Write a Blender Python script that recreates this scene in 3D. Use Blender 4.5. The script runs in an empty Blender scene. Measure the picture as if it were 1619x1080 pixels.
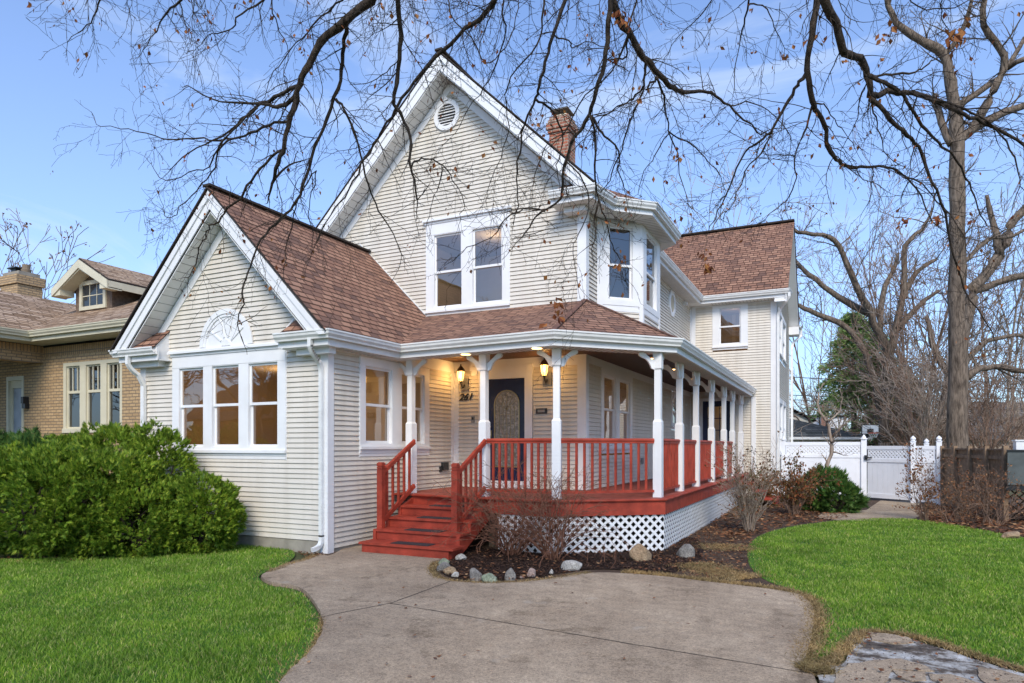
import bpy, math, random
import numpy as np
from mathutils import Vector, Matrix
R_ = math.radians
scene = bpy.context.scene
# ------------------------------------------------------------------ camera, sky, sun, exposure
YAW = math.atan2(515.5, 1062.0)
cam_d = bpy.data.cameras.new('camera'); cam = bpy.data.objects.new('camera', cam_d)
scene.collection.objects.link(cam); scene.camera = cam
cam.location = (0, 0, 1.6); cam.rotation_euler = (R_(90), 0, YAW)
cam_d.sensor_fit = 'HORIZONTAL'; cam_d.sensor_width = 36.0
cam_d.lens = 36.0*1062.0/1619.0
cam_d.shift_x = 0.0; cam_d.shift_y = (705.0-540.0)/1619.0
cam_d.clip_start = 0.05; cam_d.clip_end = 3000
SUN_EL, SUN_AZ = 40.0, 156.0          # azimuth clockwise from +Y
world = bpy.data.worlds.new("World"); scene.world = world; world.use_nodes = True
wn = world.node_tree; wn.nodes.clear()
def WN(t, **k):
    n = wn.nodes.new(t)
    for a, b in k.items(): setattr(n, a, b)
    return n
sky = WN('ShaderNodeTexSky', sky_type='NISHITA', sun_disc=False)
sky.sun_elevation = R_(SUN_EL); sky.sun_rotation = R_(SUN_AZ); sky.air_density = 1.0; sky.dust_density = 1.0; sky.ozone_density = 1.2
tc = WN('ShaderNodeTexCoord'); mp = WN('ShaderNodeMapping'); mp.inputs['Scale'].default_value = (1.0, 1.3, 3.6)
mp.inputs['Rotation'].default_value = (0.15, 0.3, 0.4)
wn.links.new(tc.outputs['Generated'], mp.inputs[0])
nz = WN('ShaderNodeTexNoise'); nz.inputs['Scale'].default_value = 1.7; nz.inputs['Detail'].default_value = 9; nz.inputs['Roughness'].default_value = .58; nz.inputs['Distortion'].default_value = 1.1
wn.links.new(mp.outputs[0], nz.inputs['Vector'])
cr = WN('ShaderNodeValToRGB'); cr.color_ramp.elements[0].position = .43; cr.color_ramp.elements[1].position = .66
cr.color_ramp.elements[1].color = (.46, .46, .46, 1)
wn.links.new(nz.outputs['Fac'], cr.inputs[0])
# thin high haze: whitens the blue, more towards the horizon
sep = WN('ShaderNodeSeparateXYZ'); wn.links.new(tc.outputs['Generated'], sep.inputs[0])
mr = WN('ShaderNodeMapRange'); mr.inputs[1].default_value = 0.0; mr.inputs[2].default_value = .75; mr.inputs[3].default_value = .42; mr.inputs[4].default_value = .03
wn.links.new(sep.outputs['Z'], mr.inputs[0])
mx0 = WN('ShaderNodeMath', operation='MAXIMUM'); wn.links.new(cr.outputs['Color'], mx0.inputs[0]); wn.links.new(mr.outputs[0], mx0.inputs[1])
tint = WN('ShaderNodeMixRGB', blend_type='MULTIPLY'); tint.inputs[0].default_value = 1; tint.inputs[2].default_value = (0.88, 1.30, 1.86, 1)
wn.links.new(sky.outputs[0], tint.inputs[1])
mix = WN('ShaderNodeMixRGB'); mix.inputs[2].default_value = (6.3, 7.1, 8.2, 1)
wn.links.new(mx0.outputs[0], mix.inputs[0]); wn.links.new(tint.outputs[0], mix.inputs[1])
bg = WN('ShaderNodeBackground'); bg.inputs['Strength'].default_value = .105
wo = WN('ShaderNodeOutputWorld'); wn.links.new(mix.outputs[0], bg.inputs[0]); wn.links.new(bg.outputs[0], wo.inputs[0])
sun_d = bpy.data.lights.new('sun', 'SUN'); sun_d.energy = 2.4; sun_d.angle = R_(24); sun_d.color = (1.0, .89, .74)
sun = bpy.data.objects.new('sun', sun_d); scene.collection.objects.link(sun)
az = R_(SUN_AZ); el = R_(SUN_EL)
sd = Vector((math.sin(az)*math.cos(el), math.cos(az)*math.cos(el), math.sin(el)))
sun.rotation_euler = sd.to_track_quat('Z', 'Y').to_euler()
scene.view_settings.view_transform = 'Standard'; scene.view_settings.look = 'None'
scene.view_settings.exposure = 0.48; scene.view_settings.gamma = 1.0
scene.render.engine = 'CYCLES'
scene.cycles.max_bounces = 8; scene.cycles.transparent_max_bounces = 12
scene.render.film_transparent = False

# ------------------------------------------------------------------ helpers
COL = scene.collection
FW = Vector((-math.sin(YAW), math.cos(YAW), 0)); RT = Vector((math.cos(YAW), math.sin(YAW), 0)); UP = Vector((0, 0, 1)); EYE = Vector((0, 0, 1.6))
def at(px, py, d): return EYE + (FW + RT*((px-809.5)/1062.0) + UP*((705.0-py)/1062.0))*d
def ground(px, py, z=0.0):
    r = FW + RT*((px-809.5)/1062.0) + UP*((705.0-py)/1062.0)
    t = (z-1.6)/r.z; return (r.x*t, r.y*t)

def nmat(name):
    m = bpy.data.materials.new(name); m.use_nodes = True; nt = m.node_tree
    b = nt.nodes['Principled BSDF']; return m, nt, b
def ramp(nt, fac, cols):
    r = nt.nodes.new('ShaderNodeValToRGB'); e = r.color_ramp.elements
    while len(e) < len(cols): e.new(.5)
    for i, (p, c) in enumerate(cols): e[i].position = p; e[i].color = (*c, 1)
    nt.links.new(fac, r.inputs[0]); return r.outputs['Color']
def noise(nt, scale, detail=5, rough=.55, vec=None, coord='Object'):
    n = nt.nodes.new('ShaderNodeTexNoise'); n.inputs['Scale'].default_value = scale; n.inputs['Detail'].default_value = detail; n.inputs['Roughness'].default_value = rough
    if vec is None:
        t = nt.nodes.new('ShaderNodeTexCoord'); vec = t.outputs[coord]
    nt.links.new(vec, n.inputs['Vector']); return n.outputs['Fac']
def mulc(nt, a, b, fac=1.0, mode='MULTIPLY'):
    m = nt.nodes.new('ShaderNodeMixRGB'); m.blend_type = mode
    if isinstance(fac, float): m.inputs[0].default_value = fac
    else: nt.links.new(fac, m.inputs[0])
    for i, v in ((1, a), (2, b)):
        if isinstance(v, tuple): m.inputs[i].default_value = (*v, 1)
        else: nt.links.new(v, m.inputs[i])
    return m.outputs[0]
def bump(nt, b, h, strength=.3, dist=.01):
    n = nt.nodes.new('ShaderNodeBump'); n.inputs['Strength'].default_value = strength; n.inputs['Distance'].default_value = dist
    nt.links.new(h, n.inputs['Height']); nt.links.new(n.outputs[0], b.inputs['Normal'])
def paint(name, col, rough=.5, var=.12, scale=3.0, bs=.15, fine=60.0, metallic=0.0, spec=.5):
    m, nt, b = nmat(name)
    f = noise(nt, scale); c = ramp(nt, f, [(.3, tuple(v*(1-var) for v in col)), (.7, tuple(min(1, v*(1+var*.5)) for v in col))])
    nt.links.new(c, b.inputs['Base Color']); b.inputs['Roughness'].default_value = rough; b.inputs['Metallic'].default_value = metallic
    b.inputs['Specular IOR Level'].default_value = spec
    if bs: bump(nt, b, noise(nt, fine), bs, .004)
    return m
M = {}
M['white'] = paint('white_paint', (.78, .78, .78), .45, .06)
M['siding'] = paint('vinyl_siding', (.675, .625, .545), .5, .07, 1.3, .12, 40)
def _streak():
    m = M['siding']; nt = m.node_tree; b = nt.nodes['Principled BSDF']
    t = nt.nodes.new('ShaderNodeTexCoord'); mpn = nt.nodes.new('ShaderNodeMapping'); mpn.inputs['Scale'].default_value = (5, 5, .35)
    nt.links.new(t.outputs['Object'], mpn.inputs[0]); f = noise(nt, 1.0, 4, .6, mpn.outputs[0])
    src = b.inputs['Base Color'].links[0].from_socket
    g = ramp(nt, f, [(.35, (.90, .89, .87)), (.6, (1, 1, 1))])
    nt.links.new(mulc(nt, src, g), b.inputs['Base Color'])
_streak()
M['soffit'] = paint('soffit_panel', (.74, .74, .72), .55, .05)
M['gutter'] = paint('gutter_metal', (.76, .76, .74), .35, .10, 6.0, .05)
M['red'] = paint('red_paint', (.36, .052, .028), .6, .38, 5.0, .35, 30, spec=.3)
M['deck'] = paint('deck_boards', (.32, .085, .06), .7, .45, 7.0, .4, 25, spec=.3)
M['navy'] = paint('navy_door_paint', (.012, .020, .065), .22, .2)
M['woodceil'] = paint('stained_ceiling', (.20, .085, .035), .35, .35, 6.0, .1)
M['concrete_base'] = paint('foundation_concrete', (.30, .27, .22), .9, .3, 5.0, .5, 30)
M['black'] = paint('black_metal', (.02, .02, .02), .4, .2)
M['brass'] = paint('brass', (.42, .34, .20), .3, .1, metallic=1.0)
M['mat'] = paint('rubber_mat', (.035, .028, .03), .9, .5, 60, .8, 90)
M['greybox'] = paint('grey_plastic', (.25, .25, .24), .5, .1)
M['room'] = paint('interior_wall', (.56, .46, .32), .8, .1, 2.0, 0)
M['roomfloor'] = paint('interior_floor', (.22, .12, .06), .5, .2, 4.0, 0)
M['blind'] = paint('window_blind', (.62, .64, .65), .7, .05, 4.0, 0)
M['creamtrim'] = paint('cream_trim', (.62, .57, .42), .55, .1)
M['fencewood'] = paint('brown_fence_boards', (.25, .165, .10), .85, .4, 8.0, .5, 40)
M['greenish'] = paint('aged_wood', (.11, .085, .06), .85, .4, 8.0, .5, 40)
M['vinyl'] = paint('vinyl_fence_white', (.80, .81, .84), .4, .05)
M['trailer'] = paint('weathered_grey_panel', (.10, .115, .11), .6, .3, 4.0, .2)
M['tyre'] = paint('tyre_rubber', (.02, .02, .02), .9, .2)
M['orange'] = paint('orange_plastic', (.7, .12, .04), .4, .1)
M['stoneA'] = None
def stone(name, a, b_):
    m, nt, b = nmat(name); f = noise(nt, 7.0, 8, .65); g = noise(nt, 55.0, 4)
    c = ramp(nt, f, [(.3, a), (.52, tuple((x+y)/2 for x, y in zip(a, b_))), (.68, b_)])
    c = mulc(nt, c, ramp(nt, g, [(.35, (.6, .6, .6)), (.6, (1.05, 1.05, 1.05))]))
    nt.links.new(c, b.inputs['Base Color']); b.inputs['Roughness'].default_value = .85; bump(nt, b, g, .5, .012); return m
M['st_grey'] = stone('grey_stone', (.12, .11, .10), (.33, .30, .26))
M['st_white'] = stone('pale_stone', (.30, .28, .25), (.60, .57, .52))
M['st_tan'] = stone('tan_stone', (.24, .15, .08), (.45, .33, .20))
M['st_green'] = stone('greenish_stone', (.12, .15, .09), (.34, .36, .26))
M['st_pink'] = stone('pinkish_stone', (.25, .17, .14), (.42, .32, .27))

def shingle(name, cols, row=.125, w=.30):
    m, nt, b = nmat(name)
    uv = nt.nodes.new('ShaderNodeUVMap'); uv.uv_map = 'UVMap'
    br = nt.nodes.new('ShaderNodeTexBrick'); br.offset = .5; br.offset_frequency = 2; br.squash = .78; br.squash_frequency = 3
    br.inputs['Scale'].default_value = 1.0; br.inputs['Mortar Size'].default_value = .010; br.inputs['Mortar Smooth'].default_value = .1
    br.inputs['Brick Width'].default_value = w; br.inputs['Row Height'].default_value = row; br.inputs['Bias'].default_value = 0
    br.inputs['Color1'].default_value = (0, 0, 0, 1); br.inputs['Color2'].default_value = (1, 1, 1, 1); br.inputs['Mortar'].default_value = (.5, .5, .5, 1)
    wob = nt.nodes.new('ShaderNodeVectorMath'); wob.operation = 'ADD'; 
    nz_ = nt.nodes.new('ShaderNodeTexNoise'); nz_.inputs['Scale'].default_value = 3.1; nt.links.new(uv.outputs[0], nz_.inputs['Vector'])
    sc = nt.nodes.new('ShaderNodeVectorMath'); sc.operation = 'SCALE'; sc.inputs['Scale'].default_value = .012; nt.links.new(nz_.outputs['Color'], sc.inputs[0])
    nt.links.new(uv.outputs[0], wob.inputs[0]); nt.links.new(sc.outputs[0], wob.inputs[1]); nt.links.new(wob.outputs[0], br.inputs['Vector'])
    base = ramp(nt, br.outputs['Color'], [(.08, cols[0]), (.30, cols[1]), (.62, cols[2]), (.92, cols[3])])
    g = noise(nt, 130.0, 3, .6, uv.outputs[0]); base = mulc(nt, base, ramp(nt, g, [(.3, (.72, .72, .72)), (.7, (1.2, 1.2, 1.2))]))
    g2 = noise(nt, .9, 5, .6, uv.outputs[0]); base = mulc(nt, base, ramp(nt, g2, [(.3, (.85, .85, .86)), (.7, (1.08, 1.08, 1.06))]))
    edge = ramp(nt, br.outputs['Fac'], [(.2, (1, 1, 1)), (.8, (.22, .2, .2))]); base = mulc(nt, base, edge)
    SHB = base; b.inputs['Roughness'].default_value = .95; b.inputs['Specular IOR Level'].default_value = .2
    # sawtooth height: each course overlaps the one below
    sp = nt.nodes.new('ShaderNodeSeparateXYZ'); nt.links.new(uv.outputs[0], sp.inputs[0])
    dv = nt.nodes.new('ShaderNodeMath'); dv.operation = 'DIVIDE'; dv.inputs[1].default_value = row; nt.links.new(sp.outputs['Y'], dv.inputs[0])
    fr = nt.nodes.new('ShaderNodeMath'); fr.operation = 'FRACT'; nt.links.new(dv.outputs[0], fr.inputs[0])
    iv = nt.nodes.new('ShaderNodeMath'); iv.operation = 'SUBTRACT'; iv.inputs[0].default_value = 1.0; nt.links.new(fr.outputs[0], iv.inputs[1])
    ml = nt.nodes.new('ShaderNodeMath'); ml.operation = 'MULTIPLY'; nt.links.new(iv.outputs[0], ml.inputs[0])
    tab = nt.nodes.new('ShaderNodeMapRange'); tab.inputs[3].default_value = .75; tab.inputs[4].default_value = 1.1
    nt.links.new(br.outputs['Color'], tab.inputs[0]); nt.links.new(tab.outputs[0], ml.inputs[1])
    # shadow under most tabs, painted into the colour like a printed granule band
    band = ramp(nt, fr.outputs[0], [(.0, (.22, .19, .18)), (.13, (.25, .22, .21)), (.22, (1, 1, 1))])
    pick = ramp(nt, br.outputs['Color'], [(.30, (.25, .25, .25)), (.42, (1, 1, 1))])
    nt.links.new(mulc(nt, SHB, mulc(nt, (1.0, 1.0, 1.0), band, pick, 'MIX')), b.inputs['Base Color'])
    bump(nt, b, ml.outputs[0], .9, .014); return m
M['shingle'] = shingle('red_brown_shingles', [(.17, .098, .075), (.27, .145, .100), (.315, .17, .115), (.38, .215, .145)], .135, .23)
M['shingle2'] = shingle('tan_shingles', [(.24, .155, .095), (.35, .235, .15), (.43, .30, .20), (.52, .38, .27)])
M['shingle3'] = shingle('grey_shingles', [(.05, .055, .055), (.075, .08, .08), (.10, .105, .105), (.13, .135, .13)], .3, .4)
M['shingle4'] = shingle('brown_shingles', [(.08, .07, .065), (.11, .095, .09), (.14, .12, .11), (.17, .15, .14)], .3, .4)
def brick(name, c1, c2, mortar, w=.21, h=.07, ms=.010, soldier=False):
    m, nt, b = nmat(name); uv = nt.nodes.new('ShaderNodeUVMap'); uv.uv_map = 'UVMap'
    br = nt.nodes.new('ShaderNodeTexBrick'); br.inputs['Scale'].default_value = 1.0
    br.inputs['Brick Width'].default_value = w; br.inputs['Row Height'].default_value = h; br.inputs['Mortar Size'].default_value = ms
    br.inputs['Color1'].default_value = (*c1, 1); br.inputs['Color2'].default_value = (*c2, 1); br.inputs['Mortar'].default_value = (*mortar, 1)
    if soldier: br.offset = 0
    nt.links.new(uv.outputs[0], br.inputs['Vector'])
    g = noise(nt, 25.0, 5, .6, uv.outputs[0]); base = mulc(nt, br.outputs['Color'], ramp(nt, g, [(.3, (.75, .75, .75)), (.7, (1.15, 1.15, 1.15))]))
    nt.links.new(base, b.inputs['Base Color']); b.inputs['Roughness'].default_value = .9
    inv = nt.nodes.new('ShaderNodeMath'); inv.operation = 'SUBTRACT'; inv.inputs[0].default_value = 1; nt.links.new(br.outputs['Fac'], inv.inputs[1])
    bump(nt, b, inv.outputs[0], .7, .01); return m
M['brick'] = brick('tan_brick', (.53, .36, .19), (.42, .275, .14), (.22, .165, .11))
M['soldier'] = brick('tan_brick_on_end', (.48, .30, .15), (.39, .24, .11), (.18, .14, .10), .075, .21, .010, True)
M['redbrick'] = brick('red_brick', (.42, .13, .07), (.22, .10, .07), (.40, .33, .25), .2, .075, .012)

def glassmat(name, tint=(.62, .62, .60), refl=.22):
    m = bpy.data.materials.new(name); m.use_nodes = True; nt = m.node_tree; nt.nodes.clear()
    o = nt.nodes.new('ShaderNodeOutputMaterial'); t = nt.nodes.new('ShaderNodeBsdfTransparent'); t.inputs[0].default_value = (*tint, 1)
    g = nt.nodes.new('ShaderNodeBsdfGlossy'); g.inputs['Roughness'].default_value = .015; g.inputs['Color'].default_value = (.95, .97, 1, 1)
    tcn = nt.nodes.new('ShaderNodeTexCoord'); nn = nt.nodes.new('ShaderNodeTexNoise'); nn.inputs['Scale'].default_value = 1.6; nn.inputs['Detail'].default_value = 1
    nt.links.new(tcn.outputs['Object'], nn.inputs['Vector']); bp = nt.nodes.new('ShaderNodeBump'); bp.inputs['Strength'].default_value = .08; bp.inputs['Distance'].default_value = .05
    nt.links.new(nn.outputs['Fac'], bp.inputs['Height']); nt.links.new(bp.outputs[0], g.inputs['Normal'])
    f = nt.nodes.new('ShaderNodeFresnel'); f.inputs['IOR'].default_value = 1.5
    a = nt.nodes.new('ShaderNodeMath'); a.operation = 'ADD'; a.use_clamp = True; a.inputs[1].default_value = refl; nt.links.new(f.outputs[0], a.inputs[0])
    x = nt.nodes.new('ShaderNodeMixShader'); nt.links.new(a.outputs[0], x.inputs[0]); nt.links.new(t.outputs[0], x.inputs[1]); nt.links.new(g.outputs[0], x.inputs[2])
    nt.links.new(x.outputs[0], o.inputs[0]); return m
M['glass'] = glassmat('window_glass', (.66, .63, .58), .13)
M['darkglass'] = glassmat('dark_window_glass', (.34, .34, .34), .10)
M['clearboard'] = paint('clear_backboard', (.62, .68, .74), .15, .1, 8, 0)
def emis(name, col, s):
    m, nt, b = nmat(name); b.inputs['Base Color'].default_value = (*col, 1)
    b.inputs['Emission Color'].default_value = (*col, 1); b.inputs['Emission Strength'].default_value = s; return m
M['lampglass'] = emis('lit_lamp_glass', (1.0, .55, .16), 2.6)
M['downlight'] = emis('lit_recessed_lamp', (1.0, .60, .22), 5.0)
M['roomlamp'] = emis('lit_room_lamp', (1.0, .72, .40), 10.0)

# doors' leaded glass
def leaded():
    m, nt, b = nmat('leaded_glass'); f = noise(nt, 26.0, 3)
    c = ramp(nt, f, [(.3, (.10, .10, .09)), (.55, (.26, .25, .22)), (.75, (.48, .47, .42))])
    nt.links.new(c, b.inputs['Base Color']); b.inputs['Roughness'].default_value = .15; b.inputs['Specular IOR Level'].default_value = .8
    bump(nt, b, f, .4, .01); return m
M['leaded'] = leaded()
def island(name, cols, rough=.7, trans=0.0):
    m, nt, b = nmat(name); g = nt.nodes.new('ShaderNodeNewGeometry')
    c = ramp(nt, g.outputs['Random Per Island'], cols)
    n = noise(nt, 1.6, 7, .7); c = mulc(nt, c, ramp(nt, n, [(.33, (.62, .66, .60)), (.5, (.95, .95, .95)), (.68, (1.32, 1.22, 1.05))]))
    nt.links.new(c, b.inputs['Base Color']); b.inputs['Roughness'].default_value = rough; b.inputs['Specular IOR Level'].default_value = .25
    if trans:
        t = nt.nodes.new('ShaderNodeBsdfTranslucent'); nt.links.new(c, t.inputs[0]); x = nt.nodes.new('ShaderNodeMixShader'); x.inputs[0].default_value = trans
        o = nt.nodes['Material Output']; nt.links.new(b.outputs[0], x.inputs[1]); nt.links.new(t.outputs[0], x.inputs[2]); nt.links.new(x.outputs[0], o.inputs[0])
    return m
M['grass'] = island('grass_blades', [(.0, (.10, .22, .022)), (.45, (.19, .34, .032)), (.8, (.30, .44, .06)), (1, (.52, .50, .20))], .6, .35)
M['drygrass'] = island('dry_grass', [(0, (.16, .10, .045)), (.5, (.33, .23, .10)), (1, (.45, .33, .17))], .8, .2)
M['yew'] = island('arborvitae_sprays', [(0, (.04, .10, .012)), (.4, (.115, .215, .018)), (.8, (.25, .37, .03)), (1, (.42, .46, .06))], .6, .3)
M['yew2'] = island('yew_needles', [(0, (.025, .075, .016)), (.6, (.065, .15, .03)), (1, (.15, .21, .04))], .6, .2)
M['pine'] = island('pine_needles', [(0, (.12, .19, .07)), (.6, (.26, .38, .11)), (1, (.42, .52, .18))], .7, .2)
M['leafbrown'] = island('dead_leaves', [(0, (.09, .035, .018)), (.5, (.21, .085, .04)), (.85, (.34, .17, .08)), (1, (.48, .30, .16))], .75, .15)
M['leafred'] = island('hanging_dead_leaves', [(0, (.12, .03, .015)), (.5, (.26, .09, .03)), (1, (.45, .20, .06))], .7, .25)
M['shrubleaf'] = island('reddish_shrub_leaves', [(0, (.05, .06, .02)), (.5, (.14, .08, .03)), (1, (.27, .07, .03))], .7, .15)
M['chips'] = island('mulch_chips', [(0, (.018, .010, .008)), (.6, (.055, .028, .018)), (1, (.13, .075, .05))], .9)
def bark(name, a, b_, s=10):
    m, nt, b = nmat(name); t = nt.nodes.new('ShaderNodeTexCoord'); mpn = nt.nodes.new('ShaderNodeMapping'); mpn.inputs['Scale'].default_value = (1, 1, .18)
    nt.links.new(t.outputs['Object'], mpn.inputs[0]); f = noise(nt, s, 7, .65, mpn.outputs[0])
    nt.links.new(ramp(nt, f, [(.35, a), (.65, b_)]), b.inputs['Base Color']); b.inputs['Roughness'].default_value = .95; b.inputs['Specular IOR Level'].default_value = .2
    bump(nt, b, f, 1.0, .04); return m
M['bark'] = bark('dark_bark', (.026, .020, .016), (.10, .076, .058), 30)
M['bark2'] = bark('grey_bark', (.060, .045, .034), (.24, .185, .14), 14)
M['twig'] = bark('brown_twigs', (.12, .075, .05), (.32, .21, .15), 20)
M['redtwig'] = bark('reddish_twigs', (.11, .045, .028), (.30, .15, .095), 20)
M['twigpale'] = bark('pale_twigs', (.20, .155, .12), (.42, .33, .26), 20)

class MB:
    """collects vertices and faces and links them as one mesh object"""
    def __init__(s): s.v = []; s.f = []; s.uv = []; s.mi = []; s.anyuv = False
    def poly(s, pts, uv=None, mi=0):
        i = len(s.v); s.v += [tuple(p) for p in pts]; s.f.append(tuple(range(i, i+len(pts)))); s.uv.append(uv); s.mi.append(mi)
        if uv: s.anyuv = True
    def hexa(s, c, uvm=None, mi=0):     # 8 corners: bottom 0-3 ccw, top 4-7
        for q in ((3, 2, 1, 0), (4, 5, 6, 7), (0, 1, 5, 4), (1, 2, 6, 5), (2, 3, 7, 6), (3, 0, 4, 7)):
            s.poly([c[k] for k in q], uvm and [uvm(c[k], q) for k in q], mi)
    def box(s, x0, x1, y0, y1, z0, z1, mi=0):
        s.hexa([(x0, y0, z0), (x1, y0, z0), (x1, y1, z0), (x0, y1, z0), (x0, y0, z1), (x1, y0, z1), (x1, y1, z1), (x0, y1, z1)], None, mi)
    def fbox(s, F, u0, u1, z0, z1, d0, d1, mi=0):   # in a wall frame, d outwards
        c = [F.p(u, d, z) for z in (z0, z1) for (u, d) in ((u0, d1), (u1, d1), (u1, d0), (u0, d0))]
        s.hexa(c, None, mi)
    def bar(s, a, b, w, h, up=(0, 0, 1), mi=0):      # rectangular bar from a to b
        a = Vector(a); b = Vector(b); d = (b-a).normalized(); sd_ = d.cross(Vector(up)).normalized(); u = sd_.cross(d)
        c = []
        for p in (a, b):
            pass
        q = [(-1, -1), (1, -1), (1, 1), (-1, 1)]
        A = [a + sd_*(x*w/2) + u*(y*h/2) for x, y in q]; B = [b + sd_*(x*w/2) + u*(y*h/2) for x, y in q]
        s.poly(A[::-1], None, mi); s.poly(B, None, mi)
        for k in range(4): s.poly([A[k], A[(k+1) % 4], B[(k+1) % 4], B[k]], None, mi)
    def tube(s, pts, rad, n=6, cap=True):
        P = [Vector(p) for p in pts]; rings = []
        ref = Vector((.31, .17, .93))
        for i, p in enumerate(P):
            d = (P[min(i+1, len(P)-1)]-P[max(i-1, 0)])
            if d.length < 1e-7: d = Vector((0, 0, 1))
            d.normalize(); a = d.cross(ref)
            if a.length < .1: a = d.cross(Vector((1, 0, 0)))
            a.normalize(); b = d.cross(a); i0 = len(s.v)
            for k in range(n):
                t = 2*math.pi*k/n; s.v.append(tuple(p + (a*math.cos(t)+b*math.sin(t))*rad[i]))
            rings.append(i0)
        for r in range(len(rings)-1):
            for k in range(n):
                k2 = (k+1) % n; s.f.append((rings[r]+k, rings[r]+k2, rings[r+1]+k2, rings[r+1]+k)); s.uv.append(None); s.mi.append(0)
        if cap:
            for r, rev in ((rings[0], True), (rings[-1], False)):
                q = [r+k for k in range(n)]; s.f.append(tuple(q[::-1] if rev else q)); s.uv.append(None); s.mi.append(0)
    def lathe(s, c, prof, n=16):          # prof: (r, z)
        rings = []
        for r, z in prof:
            i0 = len(s.v)
            for k in range(n):
                t = 2*math.pi*(k+.5)/n; s.v.append((c[0]+r*math.cos(t), c[1]+r*math.sin(t), c[2]+z))
            rings.append(i0)
        for a in range(len(rings)-1):
            for k in range(n):
                k2 = (k+1) % n; s.f.append((rings[a]+k, rings[a]+k2, rings[a+1]+k2, rings[a+1]+k)); s.uv.append(None); s.mi.append(0)
        for r, rev in ((rings[0], True), (rings[-1], False)):
            q = [r+k for k in range(n)]; s.f.append(tuple(q[::-1] if rev else q)); s.uv.append(None); s.mi.append(0)
    def prism(s, F, pts, d0, d1, mi=0):   # outline (u,z) extruded d0..d1
        A = [F.p(u, d0, z) for u, z in pts]; B = [F.p(u, d1, z) for u, z in pts]
        s.poly(A, None, mi); s.poly(B[::-1], None, mi); n = len(pts)
        for k in range(n): s.poly([A[k], B[k], B[(k+1) % n], A[(k+1) % n]], None, mi)
    def build(s, name, mats, parent=None, smooth=False, bevel=0.0, loc=None):
        me = bpy.data.meshes.new(name); me.from_pydata(s.v, [], s.f)
        if not isinstance(mats, (list, tuple)): mats = [mats]
        for m in mats: me.materials.append(m)
        if any(s.mi): me.polygons.foreach_set('material_index', s.mi)
        if s.anyuv:
            l = me.uv_layers.new(name='UVMap'); k = 0; buf = []
            for f, uv in zip(s.f, s.uv):
                if uv:
                    for q in uv: buf += [q[0], q[1]]
                else: buf += [0.0, 0.0]*len(f)
            l.data.foreach_set('uv', buf)
        if smooth: me.polygons.foreach_set('use_smooth', [True]*len(me.polygons))
        me.validate(); me.update()
        o = bpy.data.objects.new(name, me); COL.objects.link(o)
        if parent is not None:
            o.parent = parent
            if parent.type == 'EMPTY' and not parent.get('_local'): o.location = -Vector(parent.location)
        if bevel:
            bv = o.modifiers.new('bevel', 'BEVEL'); bv.width = bevel; bv.segments = 2; bv.limit_method = 'ANGLE'
        return o
def _split(self):
    import itertools
    n = len(self.f); bb = []
    for f in self.f:
        P = [self.v[i] for i in f]; bb.append(tuple(min(p[k] for p in P)-.012 for k in range(3))+tuple(max(p[k] for p in P)+.012 for k in range(3)))
    par = list(range(n))
    def find(i):
        while par[i] != i: par[i] = par[par[i]]; i = par[i]
        return i
    for i in range(n):
        a = bb[i]
        for j in range(i+1, n):
            b = bb[j]
            if a[0] <= b[3] and b[0] <= a[3] and a[1] <= b[4] and b[1] <= a[4] and a[2] <= b[5] and b[2] <= a[5]: par[find(i)] = find(j)
    g = {}
    for i in range(n): g.setdefault(find(i), []).append(i)
    out = []
    for idx in g.values():
        m = MB()
        for i in idx: m.poly([self.v[k] for k in self.f[i]], self.uv[i], self.mi[i])
        out.append(m)
    return out
def build_split(mb, name, mats, parent=None, bevel=0.0, **k): return [m.build(name, mats, parent, bevel=bevel, **k) for m in _split(mb)]
class Frame:
    def __init__(s, o, u, n): s.o = Vector((*o, 0)); s.u = Vector((*u, 0)); s.n = Vector((*n, 0))
    def p(s, u, d, z): return s.o + s.u*u + s.n*d + Vector((0, 0, z))
def frontF(Y): return Frame((0, Y), (1, 0), (0, -1))
def sideF(X): return Frame((X, 0), (0, 1), (1, 0))
def tag(o, label=None, cat=None, group=None, kind=None):
    for k, v in (('label', label), ('category', cat), ('group', group), ('kind', kind)):
        if v: o[k] = v
    return o
def empty(name, loc, label, cat, group=None):
    o = bpy.data.objects.new(name, None); COL.objects.link(o); o.location = loc; o.empty_display_size = .2
    return tag(o, label, cat, group)
def sweep(mb, path, prof, closed=True, mi=0):
    """prof: (d outward-right, z) carried along a plan path with mitred corners"""
    P = [Vector(p) for p in path]; n = len(P); secs = []
    for i in range(n):
        nr = []
        if i > 0: d = (P[i]-P[i-1]).normalized(); nr.append(Vector((d.y, -d.x)))
        if i < n-1: d = (P[i+1]-P[i]).normalized(); nr.append(Vector((d.y, -d.x)))
        m = sum(nr, Vector((0, 0)))
        m = m/(m.dot(nr[0])) if len(nr) > 1 else nr[0]
        secs.append([(P[i].x+m.x*d, P[i].y+m.y*d, z) for d, z in prof])
    k = len(prof); rng = range(k if closed else k-1)
    for i in range(n-1):
        for j in rng:
            j2 = (j+1) % k; mb.poly([secs[i][j], secs[i+1][j], secs[i+1][j2], secs[i][j2]], None, mi)
    if closed: mb.poly(secs[0], None, mi); mb.poly(secs[-1][::-1], None, mi)
SP = .078
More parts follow.
